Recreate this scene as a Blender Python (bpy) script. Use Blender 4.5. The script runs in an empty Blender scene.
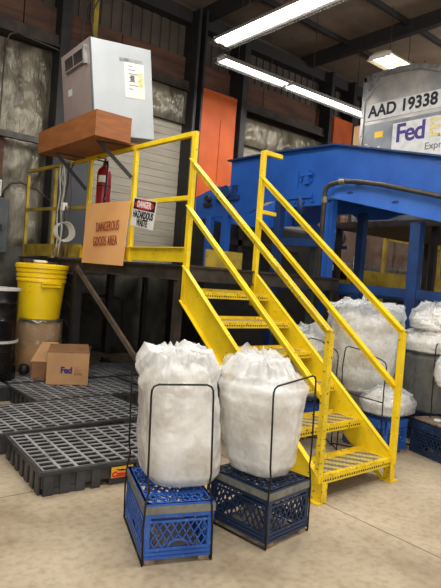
import bpy, bmesh, math, random
from mathutils import Vector, Matrix, noise, Euler

C = bpy.context.scene.collection
rad = math.radians

# ------------------------------------------------------------------ camera, world, lights, exposure
# world axes follow the building: x and y run along the two wall directions, z up
def make_camera():
    F, pitch, roll = 549.388, rad(1.704), rad(4.299)
    h = Vector((0.63635, 0.77140, 0)); r = Vector((0.77140, -0.63635, 0))
    fwd = Vector((h.x*math.cos(pitch), h.y*math.cos(pitch), -math.sin(pitch)))
    up0 = Vector((h.x*math.sin(pitch), h.y*math.sin(pitch), math.cos(pitch)))
    c, s = math.cos(roll), math.sin(roll)
    X = r*c + up0*s; Y = up0*c - r*s; Z = -fwd
    cd = bpy.data.cameras.new('camera'); cam = bpy.data.objects.new('camera', cd); C.objects.link(cam)
    m = Matrix((X, Y, Z)).transposed().to_4x4(); m.translation = Vector((-2.991, -2.419, 1.503))
    cam.matrix_world = m
    cd.sensor_fit = 'VERTICAL'; cd.sensor_height = 36.0; cd.lens = F*36.0/588.0; cd.clip_end = 200
    bpy.context.scene.camera = cam
make_camera()

sc = bpy.context.scene
sc.view_settings.view_transform = 'Standard'; sc.view_settings.look = 'None'
sc.view_settings.gamma = 1.0; sc.view_settings.use_curve_mapping = False
sc.view_settings.exposure = 0.12
w = bpy.data.worlds.new('world'); sc.world = w; w.use_nodes = True
w.node_tree.nodes['Background'].inputs[0].default_value = (1.0, 0.97, 0.93, 1)
w.node_tree.nodes['Background'].inputs[1].default_value = 0.5

def area(name, loc, rot, sx, sy, power, col):
    l = bpy.data.lights.new(name, 'AREA'); l.shape = 'RECTANGLE'; l.size = sx; l.size_y = sy
    l.energy = power; l.color = col
    o = bpy.data.objects.new(name, l); C.objects.link(o); o.location = loc; o.rotation_euler = rot
    return o
WARM = (1.0, 0.975, 0.94)
def point_fill(name, loc, power, radius=0.35):
    l = bpy.data.lights.new(name, 'POINT'); l.energy = power; l.color = WARM; l.shadow_soft_size = radius
    o = bpy.data.objects.new(name, l); C.objects.link(o); o.location = loc; return o
area('tube_and_fill_light', (-1.2, -0.9, 5.0), (0, 0, 0), 2.4, 0.5, 105, WARM)  # unseen area light, added overhead out of frame for even front light
area('tube_and_fill_light', (-2.6, 2.0, 5.2), (0, 0, 0), 0.4, 2.4, 75, WARM)  # unseen area light, added at upper left for fill
area('tube_and_fill_light', (2.4, -2.4, 5.0), (0, 0, 0), 2.4, 0.5, 120, WARM)  # unseen area light, added at upper right for fill
area('camera_side_fill', (-5.2, -5.6, 2.6), (rad(78), 0, rad(-40)), 4.0, 3.2, 150, (1.0, 0.98, 0.96))  # unseen fill light added behind the camera
area('tube_and_fill_light', (2.12, 3.0, 4.90), (0, 0, 0), 0.3, 2.3, 60, WARM)
area('tube_and_fill_light', (4.2, 4.6, 4.90), (0, 0, 0), 3.6, 0.22, 70, WARM)
point_fill('added_point_fill', (-1.0, 1.8, 4.9), 130)  # point lights added to brighten the ceiling and back wall, no fixtures here
point_fill('added_point_fill', (3.0, 0.0, 5.4), 120)
point_fill('added_point_fill', (8.5, 2.0, 5.2), 200)  # added for light from the right onto the container
point_fill('added_point_fill', (-3.5, 4.0, 5.0), 60)

# ------------------------------------------------------------------ materials
def lin(c):
    return tuple(((v/255)/12.92 if v/255 <= 0.04045 else ((v/255+0.055)/1.055)**2.4) for v in c) + (1,)
def new_mat(name):
    m = bpy.data.materials.new(name); m.use_nodes = True
    nt = m.node_tree; b = nt.nodes['Principled BSDF']
    return m, nt, b
def mat(name, col, rough=0.6, metal=0.0, col2=None, scale=6.0, lo=0.45, hi=0.7, bump=0.0, bscale=40.0,
        detail=6, stretch=None, emit=0.0, spec=0.5, chips=None, chip_scale=30, chip_at=0.68):
    m, nt, b = new_mat(name); N, L = nt.nodes, nt.links
    b.inputs['Roughness'].default_value = rough; b.inputs['Metallic'].default_value = metal
    b.inputs['Specular IOR Level'].default_value = spec
    b.inputs['Base Color'].default_value = lin(col)
    tc = N.new('ShaderNodeTexCoord'); vec = tc.outputs['Object']
    if stretch:
        mp = N.new('ShaderNodeMapping'); mp.inputs['Scale'].default_value = stretch
        L.new(vec, mp.inputs[0]); vec = mp.outputs[0]
    last = None
    if col2 is not None:
        n = N.new('ShaderNodeTexNoise'); n.inputs['Scale'].default_value = scale; n.inputs['Detail'].default_value = detail
        L.new(vec, n.inputs['Vector'])
        r = N.new('ShaderNodeValToRGB'); r.color_ramp.elements[0].position = lo; r.color_ramp.elements[1].position = hi
        r.color_ramp.elements[0].color = lin(col); r.color_ramp.elements[1].color = lin(col2)
        L.new(n.outputs['Fac'], r.inputs[0]); last = r.outputs[0]
    if chips is not None:
        n = N.new('ShaderNodeTexNoise'); n.inputs['Scale'].default_value = chip_scale; n.inputs['Detail'].default_value = 3
        L.new(tc.outputs['Object'], n.inputs['Vector'])
        r = N.new('ShaderNodeValToRGB'); r.color_ramp.interpolation = 'LINEAR'
        r.color_ramp.elements[0].position = chip_at; r.color_ramp.elements[1].position = chip_at+0.02
        r.color_ramp.elements[0].color = (0, 0, 0, 1); r.color_ramp.elements[1].color = (1, 1, 1, 1)
        L.new(n.outputs['Fac'], r.inputs[0])
        mx = N.new('ShaderNodeMix'); mx.data_type = 'RGBA'
        L.new(r.outputs[0], mx.inputs[0])
        if last: L.new(last, mx.inputs[6])
        else: mx.inputs[6].default_value = lin(col)
        mx.inputs[7].default_value = lin(chips); last = mx.outputs[2]
    if last: L.new(last, b.inputs['Base Color'])
    if bump:
        n = N.new('ShaderNodeTexNoise'); n.inputs['Scale'].default_value = bscale; n.inputs['Detail'].default_value = 6
        L.new(vec, n.inputs['Vector'])
        bp = N.new('ShaderNodeBump'); bp.inputs['Strength'].default_value = bump; bp.inputs['Distance'].default_value = 0.02
        L.new(n.outputs['Fac'], bp.inputs['Height']); L.new(bp.outputs[0], b.inputs['Normal'])
    if emit:
        b.inputs['Emission Color'].default_value = lin(col); b.inputs['Emission Strength'].default_value = emit
    return m

M = {}
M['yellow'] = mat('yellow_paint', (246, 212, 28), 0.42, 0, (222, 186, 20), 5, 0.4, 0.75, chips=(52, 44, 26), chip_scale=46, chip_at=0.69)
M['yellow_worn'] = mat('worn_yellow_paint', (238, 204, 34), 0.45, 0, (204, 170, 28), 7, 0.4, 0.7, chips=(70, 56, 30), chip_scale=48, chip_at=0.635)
M['yellow_dull'] = mat('dull_yellow_paint', (176, 150, 44), 0.6, 0, (128, 108, 44), 5, 0.4, 0.7, chips=(60, 50, 34), chip_scale=40, chip_at=0.66)  # darker, duller yellow for far rails, boards and conduit
M['yellow_plastic'] = mat('yellow_plastic', (252, 214, 22), 0.38, 0, (236, 190, 14), 3, 0.4, 0.8, chips=(120, 96, 20), chip_scale=30, chip_at=0.74)
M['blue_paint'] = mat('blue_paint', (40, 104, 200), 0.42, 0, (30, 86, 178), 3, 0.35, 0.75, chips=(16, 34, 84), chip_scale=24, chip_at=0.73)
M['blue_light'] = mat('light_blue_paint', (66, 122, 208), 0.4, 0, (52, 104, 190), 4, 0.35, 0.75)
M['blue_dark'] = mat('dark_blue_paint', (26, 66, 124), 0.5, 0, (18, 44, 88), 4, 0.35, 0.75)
M['blue_plastic'] = mat('blue_plastic', (48, 98, 182), 0.42, 0, (36, 76, 150), 10, 0.35, 0.7, chips=(120, 146, 186), chip_scale=50, chip_at=0.66)
M['navy_plastic'] = mat('navy_plastic', (36, 54, 84), 0.42, 0, (26, 42, 68), 10, 0.35, 0.75, chips=(96, 108, 124), chip_scale=50, chip_at=0.68)
M['strap'] = mat('dusty_grey_tape', (128, 124, 112), 0.7, 0, (98, 98, 92), 20, 0.4, 0.7)
M['block'] = mat('scuffed_wood', (150, 130, 108), 0.8, 0, (96, 82, 68), 30, 0.4, 0.7)
M['wire'] = mat('black_wire', (34, 32, 30), 0.45, 0.5, (60, 54, 48), 30, 0.5, 0.75)
M['black'] = mat('black_paint', (24, 24, 26), 0.55, 0, (40, 37, 35), 5, 0.4, 0.7)
M['steel_dark'] = mat('dark_steel', (52, 47, 43), 0.6, 0.3, (78, 66, 56), 7, 0.4, 0.7)
M['steel_brown'] = mat('dusty_brown_steel', (104, 90, 74), 0.7, 0.2, (74, 60, 50), 7, 0.4, 0.7)
M['black_plastic'] = mat('black_plastic', (46, 47, 50), 0.45, 0, (66, 66, 67), 6, 0.4, 0.7, bump=0.05)
M['grate'] = mat('dusty_black_plastic', (158, 158, 157), 0.5, 0, (122, 122, 121), 5, 0.35, 0.7, bump=0.05)
M['drum_black'] = mat('glossy_black_drum', (18, 18, 20), 0.25, 0)
M['lid_white'] = mat('white_lid', (206, 204, 198), 0.5, 0, (150, 146, 140), 9, 0.5, 0.75)
M['fibre'] = mat('tan_fibre', (190, 150, 102), 0.75, 0, (160, 122, 80), 4, 0.4, 0.7)
M['zinc'] = mat('zinc_ring', (150, 150, 150), 0.35, 0.8, (100, 100, 100), 12, 0.4, 0.7)
M['cardboard'] = mat('cardboard', (196, 152, 104), 0.8, 0, (176, 132, 88), 4, 0.35, 0.75)
M['cardboard_dark'] = mat('cardboard_edge', (150, 108, 72), 0.85, 0, (120, 84, 56), 5, 0.35, 0.75)
M['plywood'] = mat('orange_stained_plywood', (154, 92, 42), 0.55, 0, (124, 72, 34), 5, 0.35, 0.75, stretch=(1, 1, 5))
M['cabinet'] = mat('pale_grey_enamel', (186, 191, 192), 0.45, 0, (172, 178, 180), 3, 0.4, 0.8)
M['cabinet_side'] = mat('side_reflection_grey', (150, 134, 128), 0.45, 0, (128, 112, 106), 2, 0.35, 0.8)  # pale cabinet's left face, its reflected brownish tone put into the colour
M['red'] = mat('red_enamel', (140, 20, 30), 0.3)
M['orange'] = mat('orange_painted_steel', (196, 86, 18), 0.6, 0, (170, 70, 14), 2.5, 0.35, 0.75, chips=(120, 60, 36), chip_scale=20, chip_at=0.72)
M['sign_orange'] = mat('orange_sign_sheet', (250, 190, 122), 0.55, 0, (242, 176, 108), 2, 0.35, 0.75)
M['ink_red'] = mat('dark_red_ink', (140, 30, 34), 0.6)
M['ink_black'] = mat('black_ink', (20, 18, 20), 0.6)
M['white'] = mat('white_enamel', (232, 230, 224), 0.5, 0, (210, 206, 198), 4, 0.45, 0.8)
M['paper'] = mat('paper', (236, 232, 220), 0.8, 0, (220, 212, 194), 8, 0.5, 0.8)
M['red_bright'] = mat('bright_red_ink', (206, 30, 44), 0.5)
M['purple'] = mat('purple_ink', (58, 34, 120), 0.5)
M['ex_faded'] = mat('faded_yellow_ink', (214, 190, 92), 0.6, 0, (226, 216, 170), 40, 0.4, 0.6)
M['ex_tan'] = mat('faint_tan_ink', (182, 132, 92), 0.8)
M['grey_ink'] = mat('grey_ink', (110, 108, 112), 0.6)
M['label_yellow'] = mat('yellow_label', (240, 196, 40), 0.5)
M['label_orange'] = mat('orange_label', (232, 170, 40), 0.5)
M['alu'] = mat('dented_aluminium', (196, 190, 178), 0.38, 0.45, (140, 140, 138), 2.2, 0.38, 0.68, bump=0.35, bscale=5)
M['alu_frame'] = mat('aluminium_rail', (176, 176, 174), 0.35, 0.6, (120, 120, 122), 9, 0.4, 0.7)
M['alu_strip'] = mat('pale_strip', (214, 214, 210), 0.45, 0.1, (190, 190, 188), 9, 0.4, 0.7)
M['slat'] = mat('cream_door_slats', (172, 164, 146), 0.6, 0, (146, 139, 122), 2.2, 0.35, 0.75, stretch=(0.5, 1, 3))
M['foil'] = mat('crumpled_foil_insulation', (140, 133, 114), 0.3, 0.3, (84, 78, 66), 3.2, 0.4, 0.64, bump=1.0, bscale=14, stretch=(1.8, 1, 0.5))
M['wood_wall'] = mat('brown_wall_boards', (98, 66, 48), 0.8, 0, (64, 46, 36), 2.5, 0.35, 0.7, stretch=(0.5, 1, 4))
M['wall_dark'] = mat('dark_corrugated_cladding', (82, 72, 62), 0.8, 0, (58, 51, 45), 1.5, 0.35, 0.7)
M['wall_base'] = mat('dark_insulated_wall', (84, 82, 72), 0.6, 0.2, (46, 44, 40), 2.0, 0.35, 0.7, bump=0.9, bscale=5)
M['ceiling'] = mat('brown_ceiling_blanket', (132, 114, 96), 0.8, 0, (100, 86, 72), 1.2, 0.35, 0.7, bump=0.4, bscale=3)
M['beam'] = mat('dark_roof_beam', (34, 31, 30), 0.7)
M['grey_box'] = mat('grey_panel_enamel', (84, 90, 88), 0.5, 0, (66, 72, 70), 3, 0.4, 0.8)
M['door_grey'] = mat('slate_grey_panel', (70, 72, 76), 0.6, 0, (58, 59, 62), 2, 0.4, 0.8)
M['rope'] = mat('grey_cable', (186, 182, 170), 0.6)
M['cable_dark'] = mat('dark_cable', (70, 66, 60), 0.6)
M['lamp_body'] = mat('cream_lamp_housing', (190, 176, 140), 0.5)
M['lamp_body_grey'] = mat('grey_lamp_housing', (120, 116, 108), 0.5)
M['tube'] = mat('glowing_lamp_tube', (255, 252, 246), 0.5, emit=5.5)
M['brown_goods'] = mat('wrapped_brown_goods', (132, 92, 68), 0.6, 0, (96, 66, 52), 3, 0.35, 0.7)
M['brass'] = mat('pipe_clamp', (150, 140, 110), 0.35, 0.6)
M['hose'] = mat('grey_black_pipe', (78, 72, 66), 0.4, 0.3, (54, 50, 46), 12, 0.4, 0.7)
M['dark_glass'] = mat('dark_meter_window', (18, 16, 18), 0.15)

def floor_mat():
    m, nt, b = new_mat('worn_concrete'); N, L = nt.nodes, nt.links
    tc = N.new('ShaderNodeTexCoord')
    n1 = N.new('ShaderNodeTexNoise'); n1.inputs['Scale'].default_value = 1.3; n1.inputs['Detail'].default_value = 9; n1.inputs['Roughness'].default_value = 0.62
    n2 = N.new('ShaderNodeTexNoise'); n2.inputs['Scale'].default_value = 22; n2.inputs['Detail'].default_value = 6
    L.new(tc.outputs['Object'], n1.inputs[0]); L.new(tc.outputs['Object'], n2.inputs[0])
    r = N.new('ShaderNodeValToRGB'); e = r.color_ramp.elements
    e[0].position = 0.3; e[0].color = lin((142, 124, 98)); e[1].position = 0.72; e[1].color = lin((198, 182, 155))
    x = e.new(0.5); x.color = lin((178, 161, 134))
    L.new(n1.outputs['Fac'], r.inputs[0])
    r2 = N.new('ShaderNodeValToRGB'); r2.color_ramp.elements[0].position = 0.3; r2.color_ramp.elements[0].color = (0.72, 0.70, 0.66, 1); r2.color_ramp.elements[1].position = 0.55; r2.color_ramp.elements[1].color = (1, 1, 1, 1)
    L.new(n2.outputs['Fac'], r2.inputs[0])
    mx = N.new('ShaderNodeMix'); mx.data_type = 'RGBA'; mx.blend_type = 'MULTIPLY'; mx.inputs[0].default_value = 0.8
    L.new(r.outputs[0], mx.inputs[6]); L.new(r2.outputs[0], mx.inputs[7])
    # saw-cut joints (slab lines) at x = 0.035 and y = 1.08
    sep = N.new('ShaderNodeSeparateXYZ'); L.new(tc.outputs['Object'], sep.inputs[0])
    prev = mx.outputs[2]
    for ax, val in (('X', 0.035), ('Y', 1.076)):
        s = N.new('ShaderNodeMath'); s.operation = 'SUBTRACT'; s.inputs[1].default_value = val; L.new(sep.outputs[ax], s.inputs[0])
        a = N.new('ShaderNodeMath'); a.operation = 'ABSOLUTE'; L.new(s.outputs[0], a.inputs[0])
        l = N.new('ShaderNodeMath'); l.operation = 'LESS_THAN'; l.inputs[1].default_value = 0.0045; L.new(a.outputs[0], l.inputs[0])
        q = N.new('ShaderNodeMix'); q.data_type = 'RGBA'; L.new(l.outputs[0], q.inputs[0]); L.new(prev, q.inputs[6]); q.inputs[7].default_value = lin((92, 78, 62))
        prev = q.outputs[2]
    L.new(prev, b.inputs['Base Color'])
    b.inputs['Roughness'].default_value = 0.55
    bp = N.new('ShaderNodeBump'); bp.inputs['Strength'].default_value = 0.08; L.new(n2.outputs['Fac'], bp.inputs['Height']); L.new(bp.outputs[0], b.inputs['Normal'])
    return m
M['floor'] = floor_mat()

def tread_mat():
    m, nt, b = new_mat('striped_grip_tread'); N, L = nt.nodes, nt.links
    tc = N.new('ShaderNodeTexCoord')
    mp = N.new('ShaderNodeMapping'); mp.inputs['Rotation'].default_value = (0, 0, rad(-35)); L.new(tc.outputs['Object'], mp.inputs[0])
    wv = N.new('ShaderNodeTexWave'); wv.inputs['Scale'].default_value = 3.0; wv.inputs['Distortion'].default_value = 1.2; wv.inputs['Detail Scale'].default_value = 6
    L.new(mp.outputs[0], wv.inputs[0])
    r = N.new('ShaderNodeValToRGB'); e = r.color_ramp.elements
    e[0].position = 0.36; e[0].color = lin((122, 112, 96)); e[1].position = 0.5; e[1].color = lin((196, 176, 96))
    L.new(wv.outputs['Fac'], r.inputs[0]); L.new(r.outputs[0], b.inputs['Base Color'])
    n = N.new('ShaderNodeTexNoise'); n.inputs['Scale'].default_value = 120; L.new(tc.outputs['Object'], n.inputs[0])
    bp = N.new('ShaderNodeBump'); bp.inputs['Strength'].default_value = 0.4; L.new(n.outputs['Fac'], bp.inputs['Height']); L.new(bp.outputs[0], b.inputs['Normal'])
    b.inputs['Roughness'].default_value = 0.65
    return m
M['tread'] = tread_mat()

def film_mat(name, col, alpha, trans=0.35, bump=0.5, rough=0.18):
    m, nt, b = new_mat(name); N, L = nt.nodes, nt.links
    out = N['Material Output']
    b.inputs['Base Color'].default_value = lin(col); b.inputs['Roughness'].default_value = rough
    b.inputs['Specular IOR Level'].default_value = 0.7
    tc = N.new('ShaderNodeTexCoord')
    mp = N.new('ShaderNodeMapping'); mp.inputs['Scale'].default_value = (1.3, 1.3, 0.8)
    L.new(tc.outputs['Object'], mp.inputs[0])
    n = N.new('ShaderNodeTexNoise'); n.inputs['Scale'].default_value = 8; n.inputs['Detail'].default_value = 8; n.inputs['Distortion'].default_value = 1.0
    L.new(mp.outputs[0], n.inputs[0])
    rg = N.new('ShaderNodeTexNoise'); rg.noise_type = 'RIDGED_MULTIFRACTAL'; rg.inputs['Scale'].default_value = 4.5; rg.inputs['Detail'].default_value = 4; rg.inputs['Distortion'].default_value = 1.2
    L.new(mp.outputs[0], rg.inputs[0])
    bp = N.new('ShaderNodeBump'); bp.inputs['Strength'].default_value = bump; bp.inputs['Distance'].default_value = 0.010
    L.new(rg.outputs['Fac'], bp.inputs['Height']); L.new(bp.outputs[0], b.inputs['Normal'])
    tl = N.new('ShaderNodeBsdfTranslucent'); tl.inputs[0].default_value = lin(col); L.new(bp.outputs[0], tl.inputs['Normal'])
    m1 = N.new('ShaderNodeMixShader'); m1.inputs[0].default_value = trans
    L.new(b.outputs[0], m1.inputs[1]); L.new(tl.outputs[0], m1.inputs[2])
    tr = N.new('ShaderNodeBsdfTransparent')
    m2 = N.new('ShaderNodeMixShader')
    rr = N.new('ShaderNodeMapRange'); rr.inputs[1].default_value = 0.35; rr.inputs[2].default_value = 0.65
    rr.inputs[3].default_value = max(0, alpha-0.15); rr.inputs[4].default_value = min(1, alpha+0.12)
    # creases are doubled film and so less see-through
    cr = N.new('ShaderNodeMapRange'); cr.inputs[1].default_value = 0.9; cr.inputs[2].default_value = 1.9; cr.inputs[3].default_value = 0.0; cr.inputs[4].default_value = 0.30
    L.new(rg.outputs['Fac'], cr.inputs[0])
    ad = N.new('ShaderNodeMath'); ad.operation = 'ADD'; ad.use_clamp = True
    L.new(n.outputs['Fac'], rr.inputs[0]); L.new(rr.outputs[0], ad.inputs[0]); L.new(cr.outputs[0], ad.inputs[1]); L.new(ad.outputs[0], m2.inputs[0])
    L.new(tr.outputs[0], m2.inputs[1]); L.new(m1.outputs[0], m2.inputs[2]); L.new(m2.outputs[0], out.inputs[0])
    return m
M['film'] = film_mat('milky_plastic_film', (248, 247, 244), 0.52, 0.25, 0.9)
M['film_top'] = film_mat('thin_clear_film', (242, 242, 240), 0.5, 0.3, 0.8)
M['film_clear'] = film_mat('clear_plastic_film', (224, 227, 228), 0.45, 0.3, 1.0, 0.15)
M['film_grey'] = film_mat('smoky_plastic_film', (120, 122, 120), 0.75, 0.3, 0.5)
M['film_drum'] = film_mat('clear_liner_film', (216, 196, 166), 0.35, 0.3, 0.8)
M['curtain'] = film_mat('clear_vinyl_curtain', (170, 164, 156), 0.3, 0.2, 0.25)
M['stuffing'] = mat('packed_plastic_scrap', (240, 238, 232), 0.35, 0, (186, 172, 144), 5.0, 0.45, 0.7, bump=1.0, bscale=6)

# ------------------------------------------------------------------ mesh helpers
class MB:
    def __init__(s): s.v = []; s.f = []
    def add(s, vs, fs):
        n = len(s.v); s.v += [tuple(v) for v in vs]; s.f += [tuple(i+n for i in f) for f in fs]; return s
    def box(s, x0, x1, y0, y1, z0, z1, mtx=None):
        vs = [Vector((x, y, z)) for z in (z0, z1) for y in (y0, y1) for x in (x0, x1)]
        if mtx: vs = [mtx @ v for v in vs]
        return s.add(vs, [(0, 2, 3, 1), (4, 5, 7, 6), (0, 1, 5, 4), (2, 6, 7, 3), (0, 4, 6, 2), (1, 3, 7, 5)])
    def beam(s, p0, p1, w, h, up=(0, 0, 1)):
        p0, p1 = Vector(p0), Vector(p1); d = (p1-p0).normalized(); up = Vector(up)
        if abs(d.dot(up)) > 0.99: up = Vector((0, 1, 0))
        sx = d.cross(up).normalized()*w/2; sz = sx.normalized().cross(d).normalized()*h/2
        vs = [p + a*sx + b*sz for p in (p0, p1) for a, b in ((-1, -1), (1, -1), (1, 1), (-1, 1))]
        return s.add(vs, [(0, 1, 2, 3), (4, 7, 6, 5), (0, 4, 5, 1), (1, 5, 6, 2), (2, 6, 7, 3), (3, 7, 4, 0)])
    def tube(s, pts, r, n=8, closed=False):
        pts = [Vector(p) for p in pts]; m = len(pts); rings = []
        ref = None
        for i, p in enumerate(pts):
            a = pts[(i-1) % m] if (closed or i > 0) else p
            b = pts[(i+1) % m] if (closed or i < m-1) else p
            d = (b-a).normalized()
            if ref is None:
                ref = d.orthogonal().normalized()
            ref = (ref - d*ref.dot(d)).normalized(); q = d.cross(ref)
            rings.append([p + (ref*math.cos(2*math.pi*k/n)+q*math.sin(2*math.pi*k/n))*r for k in range(n)])
        vs = [v for g in rings for v in g]; fs = []
        for i in range(m if closed else m-1):
            j = (i+1) % m
            for k in range(n):
                fs.append((i*n+k, i*n+(k+1) % n, j*n+(k+1) % n, j*n+k))
        if not closed:
            fs.append(tuple(reversed(range(n)))); fs.append(tuple((m-1)*n+k for k in range(n)))
        return s.add(vs, fs)
    def lathe(s, prof, c=(0, 0, 0), n=40, mtx=None):
        vs = []; fs = []
        for (r, z) in prof:
            for k in range(n):
                a = 2*math.pi*k/n; v = Vector((c[0]+r*math.cos(a), c[1]+r*math.sin(a), c[2]+z))
                vs.append(mtx @ v if mtx else v)
        for i in range(len(prof)-1):
            for k in range(n):
                fs.append((i*n+k, i*n+(k+1) % n, (i+1)*n+(k+1) % n, (i+1)*n+k))
        fs.append(tuple(reversed(range(n)))); fs.append(tuple((len(prof)-1)*n+k for k in range(n)))
        return s.add(vs, fs)
    def prism(s, poly, a0, a1, axis='x'):
        # poly is a list of 2D points in the plane across axis
        def P(a, u, v): return {'x': (a, u, v), 'y': (u, a, v), 'z': (u, v, a)}[axis]
        n = len(poly); vs = [P(a0, *p) for p in poly] + [P(a1, *p) for p in poly]
        fs = [tuple(range(n)), tuple(reversed(range(n, 2*n)))] + [(i, n+i, n+(i+1) % n, (i+1) % n) for i in range(n)]
        return s.add(vs, fs)
    def xf(s, mtx): s.v = [tuple(mtx @ Vector(v)) for v in s.v]; return s
    def build(s, name, material, parent=None, smooth=False, bevel=0.0, loc=None):
        me = bpy.data.meshes.new(name); me.from_pydata(s.v, [], s.f); me.materials.append(material)
        bm = bmesh.new(); bm.from_mesh(me); bmesh.ops.recalc_face_normals(bm, faces=bm.faces); bm.to_mesh(me); bm.free()
        if smooth:
            for p in me.polygons: p.use_smooth = True
        o = bpy.data.objects.new(name, me); C.objects.link(o)
        if parent: o.parent = parent
        if loc: o.location = loc
        if bevel:
            b = o.modifiers.new('bevel', 'BEVEL'); b.width = bevel; b.segments = 2; b.limit_method = 'ANGLE'; b.angle_limit = rad(40)
        if smooth == 'auto':
            for p in me.polygons: p.use_smooth = True
            e = o.modifiers.new('split', 'EDGE_SPLIT'); e.split_angle = rad(35)
        return o
def tag(o, label, cat, group=None):
    o['label'] = label; o['category'] = cat
    if group: o['group'] = group
    return o
def thing(name, label, cat, loc=(0, 0, 0), rz=0.0, group=None):
    o = bpy.data.objects.new(name, None); C.objects.link(o); o.location = loc; o.rotation_euler = (0, 0, rz)
    o.empty_display_size = 0.05
    return tag(o, label, cat, group)
def struct(o): o['kind'] = 'structure'; return o
def copy_tree(o, parent=None):
    c = o.copy(); C.objects.link(c)
    if parent: c.parent = parent
    for ch in list(o.children): copy_tree(ch, c)
    return c
FACE_NX = Matrix(((0, 0, -1, 0), (-1, 0, 0, 0), (0, 1, 0, 0), (0, 0, 0, 1)))   # lettering that reads from -x
FACE_NY = Matrix(((1, 0, 0, 0), (0, 0, -1, 0), (0, 1, 0, 0), (0, 0, 0, 1)))   # lettering that reads from -y
def lettering(text, size, material, mtx, parent, sx=1.0, bold=0.0, name='lettering', spacing=1.0, shear=0.0, align='CENTER'):
    cu = bpy.data.curves.new('lettering_curve', 'FONT'); cu.body = text; cu.size = size; cu.align_x = align; cu.align_y = 'CENTER'
    cu.offset = bold; cu.extrude = 0.0015; cu.space_character = spacing; cu.shear = shear; cu.resolution_u = 4
    t = bpy.data.objects.new('lettering_tmp', cu); C.objects.link(t)
    bpy.context.view_layer.update()
    dg = bpy.context.evaluated_depsgraph_get()
    me = bpy.data.meshes.new_from_object(t.evaluated_get(dg)); me.name = name
    bpy.data.objects.remove(t); bpy.data.curves.remove(cu)
    me.materials.clear(); me.materials.append(material)
    me.transform(mtx @ Matrix.Diagonal((sx, 1, 1, 1)))
    o = bpy.data.objects.new(name, me); C.objects.link(o); o.parent = parent
    return o
def T(x, y, z): return Matrix.Translation((x, y, z))
def RZ(a): return Matrix.Rotation(a, 4, 'Z')

# ------------------------------------------------------------------ setting
WY = 6.3     # back wall
struct(MB().box(-7, 15, -8, 6.6, -0.1, 0.0).build('floor', M['floor']))
struct(MB().box(-7, 15, -3.5, 6.6, 6.62, 6.72).build('ceiling', M['ceiling']))
struct(MB().box(-5.2, 15, WY+0.12, WY+0.3, 0, 6.62).build('wall_back', M['wall_dark']))
struct(MB().box(-5.4, -5.2, -1.0, WY+0.3, 0, 6.62).build('wall_left', M['wall_dark']))
struct(MB().box(14.8, 15, -6.0, WY+0.3, 0, 6.62).build('wall_right', M['wall_dark']))

# crumpled insulation sheets on the back wall
def crumple_sheet(x0, x1, z0, z1, y, step=0.05, amp=0.05, seed=0.0, vert=1.0):
    nx = max(2, int((x1-x0)/step)); nz = max(2, int((z1-z0)/step)); vs = []; fs = []
    for j in range(nz+1):
        for i in range(nx+1):
            x = x0+(x1-x0)*i/nx; z = z0+(z1-z0)*j/nz
            p = Vector((x*2.2+seed, z*1.5*vert, seed))
            d = abs(noise.noise(p))*0.9 + abs(noise.noise(p*2.7))*0.6 + abs(noise.noise(p*6.1))*0.25
            e = min(1, min(i, nx-i, j, nz-j)/2)
            vs.append((x, y - d*amp*e*1.3, z))
    for j in range(nz):
        for i in range(nx):
            a = j*(nx+1)+i; fs.append((a, a+1, a+nx+2, a+nx+1))
    return MB().add(vs, fs)
struct(crumple_sheet(-5.0, 0.40, 1.75, 4.9, WY+0.08, 0.05, 0.09, 3.1, 0.5).build('trim_1', M['foil'], smooth=True))
struct(crumple_sheet(-5.0, 0.55, 0.0, 1.75, WY+0.08, 0.06, 0.09, 7.7).build('trim_2', M['wall_base'], smooth=True))
struct(crumple_sheet(0.55, 9.0, 0.0, 1.6, WY+0.08, 0.06, 0.09, 9.7).build('trim_3', M['wall_base'], smooth=True))
# brown boards and dark header beams above the doors
b = MB()
for i in range(11): b.box(-5.2+i*1.7, -5.2+i*1.7+1.68, WY+0.02, WY+0.12, 5.12, 5.6)
struct(b.build('trim_4', M['wood_wall']))
b = MB()
for i in range(100): b.box(-5.2+i*0.2, -5.2+i*0.2+0.15, WY+0.09, WY+0.12, 5.6, 6.5)
struct(b.build('trim_5', M['wall_dark']))
struct(MB().box(-5.2, 14.8, WY-0.16, WY+0.12, 4.93, 5.11).box(-5.2, 14.8, WY-0.2, WY-0.16, 4.92, 4.95).build('trim_6', M['steel_dark']))
struct(MB().box(-5.2, 14.8, WY-0.12, WY+0.1, 6.2, 6.44).build('trim_7', M['beam']))
# roof purlins and rafters
n = 8
def roof_bar(x0, x1, y0, y1, z0, z1):
    global n
    struct(MB().box(x0, x1, y0, y1, z0, z1).build('trim_%d' % n, M['beam'])); n += 1
for x in (-3.2, -0.4, 3.3, 6.2, 9.0): roof_bar(x-0.07, x+0.07, -3.5, WY+0.1, 6.36, 6.62)
for y in (-1.6, 0.2, 2.0, 3.7, 5.1): roof_bar(-5.2, 14.8, y-0.03, y+0.03, 6.52, 6.62)
# posts of the wall
for x0, x1, y0, z1 in ((0.40, 0.56, WY-0.22, 6.5), (2.93, 2.99, WY-0.35, 6.4), (3.06, 3.10, WY-0.4, 6.4), (4.05, 4.13, WY-0.4, 6.4), (4.20, 4.28, WY-0.3, 6.4), (6.80, 6.90, WY-0.3, 6.4), (7.62, 7.74, WY-0.3, 6.4), (8.4, 8.6, WY-0.2, 6.4)):
    struct(MB().box(x0, x1, y0, WY+0.1, 0, z1).build('trim_%d' % n, M['black'])); n += 1
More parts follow.
